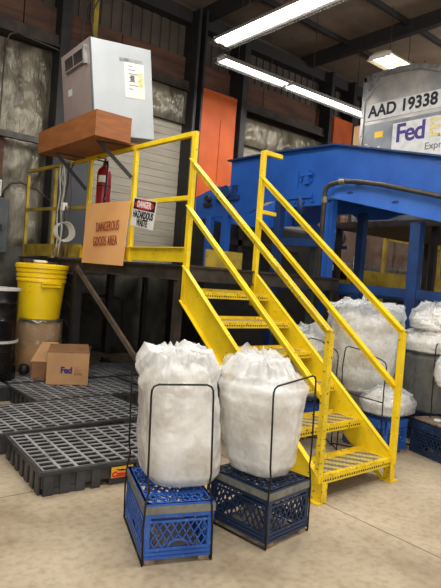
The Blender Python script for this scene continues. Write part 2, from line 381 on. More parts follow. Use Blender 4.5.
# orange columns
for x0, x1, z1 in ((3.12, 3.98, 5.02), (6.93, 7.6, 5.4)):
    struct(MB().box(x0, x1, WY-0.34, WY+0.1, 0, z1).box(x0+0.55*(x1-x0), x0+0.55*(x1-x0)+0.015, WY-0.355, WY-0.34, 0, z1-0.5).build('trim_%d' % n, M['orange'], bevel=0.01)); n += 1
# two slatted roll-up doors with foil wrapped housings
def rollup(k, x0, x1, z0, z1):
    b = MB(); pitch = 0.135; nz = int((z1-z0)/pitch)
    for j in range(nz):
        za = z1-(j+1)*pitch; zb = z1-j*pitch
        b.prism([(WY+0.10, za), (WY-0.008, za+0.001), (WY-0.014, za+0.008), (WY-0.020, zb-0.012), (WY-0.014, zb-0.003), (WY+0.10, zb)], x0, x1, 'x')
    struct(b.build('door_%d' % k, M['slat']))
rollup(1, 0.56, 2.93, 1.45, 4.34); rollup(2, 4.28, 6.80, 1.4, 4.28)
struct(crumple_sheet(0.56, 2.93, 4.32, 4.92, WY-0.12, 0.05, 0.12, 21).build('trim_%d' % n, M['foil'], smooth=True)); n += 1
struct(crumple_sheet(4.28, 6.80, 4.26, 4.80, WY-0.12, 0.05, 0.12, 25).build('trim_%d' % n, M['foil'], smooth=True)); n += 1

# ------------------------------------------------------------------ raised platform
plat = thing('raised_platform', 'dark steel walkway platform at the top of the yellow stairs', 'platform')
DZ = 1.60
MB().box(0, 2.25, 1.76, 6.05, DZ-0.03, DZ).build('deck', M['steel_dark'], plat)
b = MB()
b.box(-0.02, 0.02, 1.80, 6.05, DZ-0.15, DZ-0.005).box(-0.05, -0.02, 1.8, 6.05, DZ-0.15, DZ-0.135).box(-0.05, -0.02, 1.8, 6.05, DZ-0.02, DZ-0.005)
b.build('edge_channel', M['steel_dark'], plat)
b = MB().box(0.02, 2.25, 1.745, 1.785, DZ-0.15, DZ-0.005).box(0.02, 2.25, 1.72, 1.745, DZ-0.15, DZ-0.135).box(0.02, 2.25, 1.72, 1.745, DZ-0.02, DZ-0.005)
b.build('edge_channel', M['steel_dark'], plat)
b = MB()
for y in (2.6, 3.4, 4.2, 5.0, 5.8): b.box(0.02, 2.25, y-0.03, y+0.03, DZ-0.13, DZ-0.03)
b.build('joist_set', M['steel_dark'], plat)
for (x, y, s, mt) in ((0.0, 1.83, 0.035, 'steel_dark'), (2.2, 1.83, 0.035, 'steel_dark'), (0.0, 6.0, 0.04, 'black'), (2.2, 6.0, 0.04, 'black'), (1.3, 5.6, 0.05, 'black')):
    b = MB().box(x-s, x+s, y-s, y+s, 0, DZ-0.15).box(x-s*1.5, x+s*1.5, y-s*1.5, y+s*1.5, 0, 0.012)
    b.build('support_post', M[mt], plat)
# wide black upright with lacing
b = MB().box(-0.045, 0.045, 3.98, 4.07, 0, DZ-0.15).box(-0.045, 0.045, 4.55, 4.64, 0, DZ-0.15).box(0.0, 0.02, 4.07, 4.55, 0.15, DZ-0.2)
for k in range(5):
    z = 0.2+k*0.25; b.beam((-0.02, 4.06, z), (-0.02, 4.56, z+0.2), 0.03, 0.03)
b.build('support_frame', M['black'], plat)
MB().beam((-0.07, 3.93, 1.50), (-0.07, 1.95, 0.36), 0.03, 0.055).build('diagonal_brace', M['steel_brown'], plat)
MB().beam((0.9, 5.5, 1.0), (0.9, 3.2, 0.12), 0.03, 0.05).build('diagonal_brace', M['steel_dark'], plat)

# guard rail on the platform edge
rail = thing('guard_rail', 'yellow guard rail along the left edge of the raised platform', 'railing', (0, 0, 0))
RT = 2.83; RM = 2.22
for i, y in enumerate((1.737, 2.79, 3.86, 4.93, 5.97)):
    z0 = 1.24 if i == 0 else DZ
    mt = 'yellow' if i < 3 else 'yellow_dull'
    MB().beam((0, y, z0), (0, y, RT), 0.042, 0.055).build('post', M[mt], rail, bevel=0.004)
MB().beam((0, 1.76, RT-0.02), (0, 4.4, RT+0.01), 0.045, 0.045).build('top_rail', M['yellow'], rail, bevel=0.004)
MB().beam((0, 4.4, RT+0.01), (0, 5.99, RT+0.06), 0.045, 0.045).build('top_rail', M['yellow_dull'], rail, bevel=0.004)
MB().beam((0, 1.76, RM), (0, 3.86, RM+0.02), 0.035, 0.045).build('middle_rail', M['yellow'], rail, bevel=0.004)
MB().beam((0, 3.86, RM+0.02), (0, 5.97, RM+0.09), 0.035, 0.045).build('middle_rail', M['yellow_dull'], rail, bevel=0.004)
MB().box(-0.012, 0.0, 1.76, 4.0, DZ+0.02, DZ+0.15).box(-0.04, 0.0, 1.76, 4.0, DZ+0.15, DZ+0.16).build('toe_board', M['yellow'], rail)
MB().box(-0.012, 0.0, 4.0, 5.97, DZ+0.02, DZ+0.19).build('toe_board', M['yellow_dull'], rail)

rail2 = thing('guard_rail', 'short yellow rail post with two stub rails at the right of the stair top', 'railing', (0, 0, 0))
MB().beam((0.875, 1.737, 1.24), (0.875, 1.737, 2.83), 0.042, 0.055).build('post', M['yellow'], rail2, bevel=0.004)
MB().beam((0.88, 1.737, 2.815), (1.13, 1.737, 2.812), 0.045, 0.045).build('top_rail', M['yellow'], rail2, bevel=0.004)
MB().beam((0.88, 1.737, 2.21), (1.10, 1.737, 2.205), 0.04, 0.04).build('middle_rail', M['yellow'], rail2, bevel=0.004)
MB().box(0.9, 1.45, 2.6, 2.63, DZ, DZ+0.22).build('toe_board', M['yellow_dull'], rail2)

# ------------------------------------------------------------------ stairs
st = thing('staircase', 'worn yellow steel industrial staircase with striped treads and angled handrails', 'stairs')
SW = 0.869
top = lambda y: 0.2 + 0.787*(y+0.013)
for x, sgn in ((0.0, -1), (SW, 1)):
    yb = 0.0 + (0.32-0.2+0.115)/0.787 - 0.013
    poly = [(-0.045, 0.115), (yb, 0.115), (1.737, top(1.737)-0.33), (1.78, top(1.737)-0.33), (1.78, top(1.737)), (1.737, top(1.737)), (-0.013, 0.2), (-0.045, 0.19)]
    b = MB().prism(poly, x-0.004, x+0.004, 'x')
    # flanges
    a0 = Vector((x+sgn*0.018, -0.03, top(-0.03))); a1 = Vector((x+sgn*0.018, 1.75, top(1.75)))
    b.beam(a0, a1, 0.044, 0.008)
    a0 = Vector((x+sgn*0.018, yb, 0.115)); a1 = Vector((x+sgn*0.018, 1.76, top(1.76)-0.33))
    b.beam(a0, a1, 0.044, 0.008)
    b.build('stringer', M['yellow'], st)
    # foot
    b = MB().box(x-0.006, x+0.006, -0.045, 0.045, 0.01, 0.15)
    b.box(x-0.006 if sgn < 0 else x-0.05, x+0.05 if sgn < 0 else x+0.006, -0.05, -0.042, 0.01, 0.15)
    b.box(x-0.05, x+0.05, -0.055, 0.05, 0, 0.012)
    if sgn > 0: b.prism([(0.03, 0.0), (0.10, 0.0), (0.28, 0.13), (0.20, 0.13)], x-0.004, x+0.004, 'x')
    b.build('foot', M['yellow_worn'], st)
for i in range(6):
    y0 = -0.014+0.302*i; z = 0.172+0.237*i; d = 0.285
    t = MB()
    t.box(0.004, SW-0.004, y0, y0+0.045, z-0.004, z+0.004).box(0.004, SW-0.004, y0-0.003, y0+0.003, z-0.05, z+0.004)
    t.box(0.004, SW-0.004, y0+d-0.04, y0+d, z-0.004, z+0.004).box(0.004, SW-0.004, y0+d-0.003, y0+d+0.003, z-0.05, z+0.03)
    t.box(0.004, 0.035, y0+0.045, y0+d-0.04, z-0.004, z+0.004).box(SW-0.035, SW-0.004, y0+0.045, y0+d-0.04, z-0.004, z+0.004)
    k = 0.02
    while k < SW-0.02:      # raised grip teeth along nosing and back
        for yy in (y0+0.012, y0+0.034, y0+d-0.026):
            t.box(k, k+0.011, yy-0.005, yy+0.005, z+0.004, z+0.009)
        k += 0.027
    tr = t.build('tread', M['yellow_worn'], st)
    g = MB().box(0.035, SW-0.035, y0+0.045, y0+d-0.04, z-0.006, z+0.002)
    yy = y0+0.055
    while yy < y0+d-0.05:
        g.box(0.035, SW-0.035, yy, yy+0.010, z+0.002, z+0.006); yy += 0.022
    g.build('grip_surface', M['tread'], tr)
    h = MB()                  # punched drain holes in the nosing lip
    for kx in range(30): h.box(0.03+kx*0.0275, 0.03+kx*0.0275+0.013, y0-0.0045, y0-0.003, z-0.034, z-0.020)
    h.build('nosing_holes', M['ink_black'], tr)
for x in (0.0, SW):
    o = 0.03 if x > 0 else -0.03
    MB().beam((x+o*0.4, -0.013, 0.14), (x+o*0.4, -0.013, 1.179), 0.046, 0.046).build('handrail_post', M['yellow_worn'] if x == 0 else M['yellow'], st, bevel=0.004)
    for (z0, z1) in ((1.179, 2.551), (0.735, 2.121)):
        b = MB().beam((x+o*0.4, -0.02 if z0 > 1 else 0.0, z0-0.005), (x+o*0.4, 1.745, z1), 0.014, 0.058)
        b.beam((x+o*0.4-0.016, -0.02 if z0 > 1 else 0.0, z0+0.02), (x+o*0.4-0.016, 1.745, z1+0.025), 0.045, 0.010)
        b.build('handrail' if z0 > 1 else 'lower_handrail', M['yellow_worn'] if (z0 > 1 and x == 0) else M['yellow'], st)

# ------------------------------------------------------------------ signs on the platform rail
sg = thing('hanging_sign', 'orange sheet reading DANGEROUS GOODS AREA hung on the platform rail', 'sign', (-0.045, 3.28, 2.25))
MB().add([(0, 0.53, 0.02), (0, -0.50, 0.0), (-0.03, -0.49, -0.70), (-0.015, 0.55, -0.69), (-0.01, 0.02, -0.35),
          (0.004, 0.53, 0.02), (0.004, -0.50, 0.0), (-0.026, -0.49, -0.70), (-0.011, 0.55, -0.69), (-0.006, 0.02, -0.35)],
         [(0, 1, 4), (1, 2, 4), (2, 3, 4), (3, 0, 4), (6, 5, 9), (7, 6, 9), (8, 7, 9), (5, 8, 9), (0, 5, 6, 1), (1, 6, 7, 2), (2, 7, 8, 3), (3, 8, 5, 0)]).build('sheet', M['sign_orange'], sg)
tilt = Matrix.Rotation(rad(-1.5), 4, 'X')
lettering('DANGEROUS', 0.155, M['ink_red'], T(-0.022, -0.06, -0.27) @ tilt @ FACE_NX, sg, 0.56, 0.0, spacing=1.06)
lettering('GOODS AREA', 0.155, M['ink_red'], T(-0.026, -0.03, -0.435) @ tilt @ FACE_NX, sg, 0.56, 0.0, spacing=1.06)
sg = thing('safety_sign', 'white and red DANGER HAZARDOUS WASTE sign on the platform rail', 'sign', (-0.045, 2.50, 2.10))
sg.rotation_euler = (rad(9), 0, 0)
MB().box(-0.004, 0, -0.24, 0.215, -0.145, 0.145).build('sign_board', M['white'], sg)
b = MB(); b.lathe([(0.0, 0), (1, 0), (1, 0.002), (0.0, 0.002)], n=32); b.xf(T(-0.004, -0.012, 0.085) @ FACE_NX @ Matrix.Diagonal((0.19, 0.048, 1, 1)))
b.build('red_oval', M['red_bright'], sg)
b = MB().box(-0.0046, -0.004, -0.225, 0.20, 0.03, 0.138); b.build('header_panel', M['ink_black'], sg)
lettering('DANGER', 0.09, M['white'], T(-0.0075, -0.012, 0.085) @ FACE_NX, sg, 0.75, 0.003)
lettering('HAZARDOUS', 0.10, M['ink_black'], T(-0.005, -0.012, -0.02) @ FACE_NX, sg, 0.66, 0.004)
lettering('WASTE', 0.10, M['ink_black'], T(-0.005, -0.012, -0.10) @ FACE_NX, sg, 0.66, 0.004)

# ------------------------------------------------------------------ fire extinguisher hung on the rail post
ex = thing('fire_extinguisher', 'red fire extinguisher with black hose hung on the platform rail', 'fire extinguisher', (0.05, 3.60, 2.27))
MB().lathe([(0.075, 0), (0.083, 0.01), (0.083, 0.36), (0.075, 0.40), (0.05, 0.43), (0.025, 0.45), (0.022, 0.47)], n=28).build('cylinder', M['red'], ex, smooth='auto')
MB().lathe([(0.024, 0.46), (0.024, 0.50), (0.012, 0.51), (0.012, 0.53)], n=16).box(-0.10, 0.02, -0.01, 0.01, 0.50, 0.512).box(-0.11, 0.02, -0.01, 0.01, 0.535, 0.545).build('valve_head', M['black'], ex)
pts = [(0, -0.02, 0.49), (-0.01, -0.08, 0.50), (-0.02, -0.115, 0.44), (-0.03, -0.12, 0.30), (-0.03, -0.115, 0.14), (-0.03, -0.10, 0.06)]
MB().tube(pts, 0.011).lathe([(0.012, 0), (0.02, -0.07)], (-0.03, -0.10, 0.08), 12).build('hose', M['black'], ex, smooth=True)
MB().lathe([(0.0845, 0.20), (0.0845, 0.215)], n=28).build('strap', M['black'], ex)
lab = MB(); vs = []
for k in range(9):
    a = rad(190+k*9); vs += [(0.0845*math.cos(a), 0.0845*math.sin(a), 0.25), (0.0845*math.cos(a), 0.0845*math.sin(a), 0.33)]
lab.add(vs, [(2*k, 2*k+2, 2*k+3, 2*k+1) for k in range(8)]).build('label', M['paper'], ex)

# ------------------------------------------------------------------ plywood shelf and the grey cabinet on it
sh = thing('wall_shelf', 'orange-brown plywood tray shelf on brackets above the platform rail', 'shelf')
MB().box(-0.47, 0.12, 2.86, 4.32, 2.852, 2.880).build('shelf_board', M['plywood'], sh)
MB().box(-0.49, -0.47, 2.84, 4.34, 2.852, 3.115).build('side_board', M['plywood'], sh)
MB().box(-0.49, -0.08, 2.80, 2.84, 2.852, 3.115).build('front_board', M['plywood'], sh)
MB().beam((-0.34, 3.02, 2.855), (-0.04, 2.80, 2.50), 0.045, 0.04).beam((-0.36, 3.03, 2.852), (0.1, 2.85, 2.852), 0.04, 0.012).build('bracket', M['black'], sh)
MB().beam((-0.38, 4.05, 2.855), (-0.04, 3.88, 2.45), 0.045, 0.04).beam((-0.38, 4.05, 2.852), (0.1, 4.0, 2.852), 0.04, 0.012).build('bracket', M['black'], sh)

cb = thing('metal_cabinet', 'tall pale grey metal cabinet box standing in the plywood shelf', 'cabinet', (-0.441, 2.919, 2.898))
cb.rotation_euler = Euler((-0.027, -0.114, -0.022), 'XYZ')
cw, cdp, ch = 0.723, 0.753, 0.973
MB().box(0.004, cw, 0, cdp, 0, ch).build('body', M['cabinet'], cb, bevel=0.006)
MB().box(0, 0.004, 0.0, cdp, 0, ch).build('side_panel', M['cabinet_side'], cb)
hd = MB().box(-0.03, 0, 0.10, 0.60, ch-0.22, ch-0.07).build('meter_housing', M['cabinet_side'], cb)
MB().box(-0.033, -0.03, 0.13, 0.35, ch-0.205, ch-0.085).build('meter_window', M['dark_glass'], hd)
MB().box(-0.033, -0.03, 0.375, 0.58, ch-0.205, ch-0.085).build('meter_window', M['dark_glass'], hd)
MB().box(-0.045, 0, 0.07, 0.10, ch-0.25, ch-0.06).build('handle', M['alu_frame'], cb)
MB().box(-0.002, 0, 0.50, 0.60, ch-0.47, ch-0.40).build('sticker', M['alu_strip'], cb)
pp = MB().box(0.385, 0.62, -0.004, 0, 0.42, 0.79).build('paper_sheet', M['paper'], cb)
b = MB()
for k in range(7): b.box(0.43, 0.43+0.05+0.03*((k*7) % 3), -0.0055, -0.004, 0.75-k*0.04, 0.758-k*0.04)
b.box(0.45, 0.50, -0.0055, -0.004, 0.60, 0.66); b.build('print_lines', M['grey_ink'], pp)
MB().box(0.545, 0.60, -0.0055, -0.004, 0.54, 0.70).build('tan_panel', M['ex_faded'], pp)
MB().box(0.33, 0.61, -0.002, 0, 0.79, 0.83).build('tape_strip', M['alu_frame'], cb)
MB().box(-0.003, 0.0, 0.0, 0.012, 0, ch).box(0, 0.012, -0.003, 0, 0, ch).build('edge_strip', M['grey_box'], cb)

# items left of the cabinet: small dark bracket, coil, conduits
wb = MB().box(-0.30, 0.0, 4.12, 4.14, 2.89, 3.17).box(-0.12, 0.05, 4.0, 4.02, 2.89, 3.24)
tag(wb.build('dark_board', M['black']), 'small dark board standing at the back end of the plywood shelf', 'board')

for k, (y, x, zt) in enumerate(((4.42, -0.05, 2.84), (4.55, -0.045, 2.84), (4.66, -0.05, 2.83), (4.28, -0.055, 2.83))):
    pts = [(x, y + 0.03*math.sin(j*1.3+k), 1.62+(zt-1.62)*j/10) for j in range(11)]
    pts = [p for p in pts]
    o = MB().tube(pts, (0.018, 0.012, 0.009, 0.009)[k]).build('vertical_conduit', M[('cable_dark', 'rope', 'rope', 'cable_dark')[k]], smooth=True)
    tag(o, ('thick dark conduit rising past the rail left of the orange sign', 'pale cable rising beside the white rope coil', 'thin pale cable, furthest left beside the thick conduit', 'thin dark cable nearest the orange sign')[k], 'conduit', 'cables by the platform rail')
b = MB()
for k in range(5):
    rr = 0.125-0.004*k; pts = [(-0.13-0.008*k+rr*0.80*math.cos(a), 4.19-rr*0.34*math.cos(a)+0.012*k+0.01*math.sin(3*a), 1.93+rr*math.sin(a)*0.98) for a in [2*math.pi*i/36 for i in range(36)]]
    b.tube(pts, 0.0075, 6, closed=True)
co = b.build('cable_coil', M['rope'], smooth=True); tag(co, 'coil of pale grey cable hung on the platform rail', 'cable coil')
b = MB().tube([(-0.06, 4.52, 2.05), (-0.06, 4.50, 2.2), (-0.05, 4.46, 2.3), (-0.05, 4.5, 2.5), (-0.06, 4.6, 2.65), (-0.06, 4.56, 2.82)], 0.007, 6)
b.build('loose_end', M['rope'], co, smooth=True)
MB().box(-0.09, -0.03, 4.42, 4.49, 2.22, 2.32).build('plug_box', M['white'], co)
b = MB().tube([(-0.06, 4.5, 1.82), (-0.07, 4.62, 1.72), (-0.07, 4.75, 1.66), (-0.06, 4.70, 1.60)], 0.008, 6); b.build('loose_end', M['rope'], co, smooth=True)

# yellow conduit with junction box above the cabinet
cn = thing('yellow_conduit', 'yellow vertical conduit with grey junction box on the wall above the cabinet', 'conduit', (1.0, WY-0.12, 0))
MB().box(-0.04, 0.04, -0.03, 0.03, 4.95, 6.4).build('pipe', M['yellow_dull'], cn)
MB().box(-0.13, 0.08, -0.10, -0.03, 4.98, 5.2).build('junction_box', M['alu_strip'], cn, bevel=0.01)
MB().tube([(-0.05, -0.07, 5.2), (-0.12, -0.08, 5.6), (0.0, -0.1, 5.9), (0.3, -0.1, 6.05), (0.6, -0.1, 5.95)], 0.012, 6).tube([(-0.1, -0.07, 5.0), (-0.25, -0.08, 5.2), (-0.22, -0.1, 5.7), (0.0, -0.1, 6.0)], 0.008, 6).build('cable', M['cable_dark'], cn, smooth=True)

# left wall items
ep = thing('electrical_panel', 'dark grey electrical breaker panel on the wall at the far left', 'electrical panel', (-0.62, WY-0.02, 1.62))
MB().box(-0.45, 0.42, -0.16, 0.0, 0.0, 0.84).build('body', M['grey_box'], ep, bevel=0.03)
MB().box(-0.36, 0.34, -0.175, -0.16, 0.08, 0.70).build('cover_door', M['grey_box'], ep, bevel=0.01)
MB().box(0.28, 0.31, -0.19, -0.175, 0.34, 0.44).build('latch', M['black'], ep)
o = MB().tube([(-0.30, 6.2, 2.44), (-0.29, 6.18, 2.56), (-0.22, 6.12, 2.68), (-0.08, 6.08, 2.72), (0.15, 6.06, 2.66), (0.38, 6.04, 2.50)], 0.016, 8).build('flexible_conduit', M['hose'], smooth=True)
tag(o, 'grey flexible conduit arching from the breaker panel to the right', 'conduit')
o = MB().box(-1.6, -0.33, WY-0.13, WY-0.09, 2.35, 3.45).build('plywood_board', M['wood_wall']); tag(o, 'dark brown plywood board on the wall above the breaker panel', 'board')
sn = thing('notice_sign', 'small white and black notice above the breaker panel at the left edge', 'sign', (-0.48, WY-0.15, 2.60))
MB().box(-0.16, 0.14, -0.01, 0, -0.12, 0.12).build('sign_board', M['white'], sn)
MB().box(-0.14, 0.12, -0.013, -0.01, 0.01, 0.10).box(-0.14, 0.12, -0.013, -0.01, -0.10, -0.01).build('print_block', M['grey_box'], sn)
o = MB().beam((-1.5, WY-0.22, 3.40), (0.42, WY-0.22, 3.40), 0.09, 0.09).build('wall_pipe', M['hose']); tag(o, 'grey horizontal pipe along the wall above the breaker panel', 'pipe')
o = MB().box(0.58, 1.05, WY-0.20, WY-0.14, 1.6, 3.35).box(0.66, 0.97, WY-0.215, WY-0.20, 1.6, 2.3).build('leaning_panel', M['door_grey']); tag(o, 'slate grey metal panel standing behind the left end of the guard rail', 'panel')
o = MB().tube([(-0.42, 6.12, 4.7), (-0.36, 6.12, 4.88), (-0.25, 6.12, 4.93), (0.36, 6.12, 4.88), (0.4, 6.1, 4.86)], 0.012, 6).tube([(-0.42, 6.12, 4.7), (-0.44, 6.12, 2.9)], 0.012, 6).build('wall_cable', M['cable_dark'], smooth=True)
tag(o, 'thin dark cable running along the top of the foil insulation at left', 'cable')

# pipes and dark clutter under the platform
for pts, lb in (([(0.7, 5.9, 1.05), (1.5, 5.9, 1.05), (1.72, 5.9, 0.98), (1.75, 5.9, 0.3)], 'dark pipe bending down the wall under the platform, upper run'),
                ([(0.7, 5.95, 0.85), (1.35, 5.95, 0.85), (1.42, 5.95, 0.8), (1.42, 5.95, 0.2)], 'dark pipe bending down the wall under the platform, lower run')):
    tag(MB().tube(pts, 0.03, 8).build('wall_pipe', M['steel_dark'], smooth=True), lb, 'pipe')
o = MB().beam((0.35, 5.3, 0.30), (1.75, 3.0, 0.22), 0.06, 0.06).build('steel_bar', M['steel_brown']); tag(o, 'rusty brown steel bar lying across the floor under the platform', 'steel bar')

# ------------------------------------------------------------------ belt conveyor
cv = thing('belt_conveyor', 'large bright blue conveyor passing behind the stairs', 'conveyor')
CX = 2.3; CX2 = 3.75
def side_plate(x):
    th = 0.03 if x == CX else -0.03
    top_l = [(3.958, 3.242), (3.148, 3.246), (1.949, 3.207), (0.604, 2.905), (-1.6, 2.41)]
    bot_l = [(-1.6, 1.73), (0.543, 2.24), (1.85, 2.56), (1.98, 2.545), (2.15, 2.50), (2.62, 2.50), (2.78, 2.60), (3.18, 2.60), (3.48, 2.46), (3.95, 2.44)]
    b = MB().prism(top_l+bot_l, x, x+th, 'x')
    return b
side_plate(CX).build('side_plate', M['blue_paint'], cv)
side_plate(CX2).build('side_plate', M['blue_paint'], cv)
b = MB()
tl = [(3.97, 3.25), (3.148, 3.254), (1.949, 3.215), (0.604, 2.912), (-1.6, 2.417)]
for p, q in zip(tl[:-1], tl[1:]): b.beam((CX-0.03, p[0], p[1]), (CX-0.03, q[0], q[1]), 0.10, 0.02)
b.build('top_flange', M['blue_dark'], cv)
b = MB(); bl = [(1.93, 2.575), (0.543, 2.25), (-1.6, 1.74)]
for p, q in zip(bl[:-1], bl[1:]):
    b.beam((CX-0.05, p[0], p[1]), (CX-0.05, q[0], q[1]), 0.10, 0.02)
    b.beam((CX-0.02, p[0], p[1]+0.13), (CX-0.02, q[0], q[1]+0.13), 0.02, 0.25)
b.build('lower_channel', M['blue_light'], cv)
for k in range(5):
    y = 1.70-k*0.62; z = 2.57-(1.93-y)*0.235+0.10
    MB().lathe([(0.028, 0), (0.028, 0.006)], n=20, mtx=T(CX-0.03, y, z) @ FACE_NX @ Matrix.Diagonal((1.6, 0.55, 1, 1))).build('oval_plate', M['blue_dark'], cv)
# belt surface and rollers between the plates
b = MB()
for p, q in zip([(3.95, 3.12), (1.95, 3.08), (0.6, 2.78), (-1.6, 2.28)][:-1], [(3.95, 3.12), (1.95, 3.08), (0.6, 2.78), (-1.6, 2.28)][1:]):
    b.beam(((CX+CX2)/2, p[0], p[1]), ((CX+CX2)/2, q[0], q[1]), CX2-CX-0.1, 0.02)
b.build('belt', M['black'], cv)
for k, (y, z) in enumerate(((3.9, 3.0), (2.9, 2.98), (1.95, 2.95), (0.9, 2.7), (-0.2, 2.46), (-1.3, 2.2))):
    MB().tube([(CX+0.03, y, z), (CX2-0.03, y, z)], 0.07, 16).build('roller', M['steel_dark'], cv, smooth='auto')
# drive end
b = MB().prism([(3.95, 2.865), (4.28, 2.91), (4.83, 2.776), (4.81, 2.402), (4.15, 2.44), (3.95, 2.44)], CX+0.02, CX+0.06, 'x')
b.prism([(3.95, 2.865), (4.28, 2.91), (4.83, 2.776), (4.81, 2.402), (4.15, 2.44), (3.95, 2.44)], CX2-0.06, CX2-0.02, 'x')
b.box(CX+0.06, CX2-0.06, 4.70, 4.80, 2.42, 2.74)
b.build('drive_frame', M['blue_paint'], cv)
b = MB().tube([(CX-0.10, 3.95, 2.78), (CX+0.02, 3.95, 2.78)], 0.10, 20).box(CX-0.06, CX+0.02, 3.72, 4.22, 2.66, 2.74).box(CX-0.05, CX, 3.78, 3.86, 2.74, 2.88).box(CX-0.05, CX, 4.04, 4.12, 2.74, 2.88)
b.build('bearing_block', M['blue_dark'], cv, bevel=0.005)
b = MB().tube([(CX-0.06, 4.45, 2.72), (CX+0.02, 4.45, 2.72)], 0.05, 16).box(CX-0.03, CX+0.02, 4.38, 4.56, 2.60, 2.66)
b.build('take_up_bolt', M['steel_dark'], cv)
# gusset with bracket and bolts on the side plate
b = MB().prism([(2.72, 2.60), (2.66, 2.70), (2.62, 2.95), (2.56, 2.95), (2.56, 2.72), (2.30, 2.66), (2.30, 2.60)], CX-0.03, CX, 'x')
b.box(CX-0.06, CX-0.03, 2.30, 2.50, 2.88, 2.92).box(CX-0.05, CX, 2.36, 2.44, 2.78, 2.95)
for y, z in ((2.60, 2.56), (2.45, 2.56), (2.30, 2.56), (2.52, 2.84), (2.34, 2.82)): b.tube([(CX-0.03, y, z), (CX, y, z)], 0.022, 8)
b.build('gusset_bracket', M['blue_paint'], cv)
MB().tube([(CX+0.01, 2.5, 2.62), (CX+0.01, 2.5, 2.40)], 0.05, 16).build('pulley_cover', M['blue_dark'], cv, smooth=True)
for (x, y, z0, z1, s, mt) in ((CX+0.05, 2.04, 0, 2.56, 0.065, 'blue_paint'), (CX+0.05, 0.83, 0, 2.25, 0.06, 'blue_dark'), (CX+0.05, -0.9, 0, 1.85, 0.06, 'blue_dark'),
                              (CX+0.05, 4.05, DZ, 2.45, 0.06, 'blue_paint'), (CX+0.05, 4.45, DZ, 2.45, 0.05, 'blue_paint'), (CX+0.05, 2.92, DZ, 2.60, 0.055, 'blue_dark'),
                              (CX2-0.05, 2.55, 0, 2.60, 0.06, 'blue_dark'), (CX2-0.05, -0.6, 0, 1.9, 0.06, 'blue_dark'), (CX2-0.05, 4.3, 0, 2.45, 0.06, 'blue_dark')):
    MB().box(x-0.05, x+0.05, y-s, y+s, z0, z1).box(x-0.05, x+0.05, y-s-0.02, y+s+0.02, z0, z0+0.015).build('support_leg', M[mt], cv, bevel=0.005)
for a, b_ in (((CX+0.05, 2.86, 2.05), (CX+0.05, 2.10, 2.03)), ((CX+0.05, 2.0, 1.50), (CX+0.05, -0.9, 1.45)), ((CX2-0.05, 4.3, 1.45), (CX2-0.05, -0.6, 1.40))):
    MB().beam(a, b_, 0.06, 0.10).build('cross_beam', M['blue_dark'], cv)
p = MB().tube([(2.17, 2.0, 0.35), (2.17, 2.0, 2.62), (2.17, 1.985, 2.68), (2.17, 1.93, 2.715), (2.17, 1.75, 2.735), (2.17, 1.55, 2.72), (2.17, 1.2, 2.655), (2.17, 0.4, 2.455), (2.17, -1.5, 1.99)], 0.028, 12)
pp = p.build('conduit_pipe', M['hose'], smooth=True); tag(pp, 'grey black pipe bending along the blue conveyor side', 'pipe')
MB().tube([(2.17, 1.99, 2.50), (2.17, 1.99, 2.57)], 0.036, 12).build('clamp', M['brass'], pp)
MB().tube([(2.17, 1.78, 2.735), (2.17, 1.70, 2.732)], 0.036, 12).build('clamp', M['brass'], pp)
MB().box(2.17, 2.31, 1.55, 1.6, 2.70, 2.72).box(2.17, 2.31, 0.2, 0.25, 2.39, 2.41).box(2.17, 2.31, -1.0, -0.95, 2.09, 2.11).build('bracket', M['hose'], pp)

# roller deck that carries the container
dk = thing('roller_deck', 'steel roller deck behind the conveyor carrying the aluminium container', 'deck')
MB().box(4.4, 7.4, 0.0, 3.7, 2.48, 2.58).build('deck_top', M['steel_dark'], dk)
for x in (4.5, 7.3):
    for y in (0.1, 1.85, 3.6): MB().box(x-0.04, x+0.04, y-0.04, y+0.04, 0, 2.48).build('support_leg', M['black'], dk)
b = MB()
for k in range(14): b.tube([(4.45, 0.15+k*0.26, 2.58), (7.35, 0.15+k*0.26, 2.58)], 0.03, 8)
b.build('roller_set', M['zinc'], dk)

# ------------------------------------------------------------------ air cargo container
ul = thing('cargo_container', 'dented silver aluminium air cargo container numbered AAD 19338', 'cargo container', (4.6, 0, 2.61))
H = 2.47
arc = [(3.40, H-0.09), (3.33, H-0.06), (3.16, H-0.04), (2.65, H-0.05), (2.36, H-0.09), (2.04, H-0.20), (1.5, H-0.42), (0.9, H-0.85), (0.45, H-1.3), (0.4, 0.0), (3.40, 0.0)]
MB().prism(arc, 0, 2.1, 'x').build('shell', M['alu'], ul)
b = MB()
for p, q in zip(arc[:8], arc[1:9]): b.beam((-0.012, p[0], p[1]-0.03), (-0.012, q[0], q[1]-0.03), 0.03, 0.085)
b.beam((-0.012, 3.38, 0), (-0.012, 3.38, H-0.06), 0.03, 0.06)
b.build('edge_frame', M['alu_frame'], ul)
MB().prism([(3.40, H-0.09), (3.06, H-0.04), (3.14, H-0.24), (3.33, H-0.46), (3.40, H-0.46)], -0.022, -0.008, 'x').build('corner_gusset', M['alu_frame'], ul)
b = MB()
for k in range(7):
    b.tube([(-0.032, 3.37, H-0.14-k*0.3), (-0.02, 3.37, H-0.14-k*0.3)], 0.012, 6)
for p in ((3.34, H-0.14), (3.26, H-0.12), (3.18, H-0.10), (3.28, H-0.3), (3.1, H-0.03), (2.9, H-0.02), (2.7, H-0.02), (2.5, H-0.03), (2.3, H-0.07)): b.tube([(-0.034, p[0], p[1]), (-0.02, p[0], p[1])], 0.010, 6)
b.build('rivet_set', M['steel_dark'], ul)
MB().prism([(3.36, 0), (3.36, 1.60), (0.6, 1.60), (0.6, 0)], -0.006, 0, 'x').build('lower_skin', mat('blue_grey_aluminium', (132, 136, 140), 0.4, 0.5, (96, 100, 106), 3, 0.35, 0.7, bump=0.15, bscale=6), ul)
MB().box(-0.010, -0.006, 1.4, 3.33, 1.66, 1.93).build('number_strip', M['alu_strip'], ul)
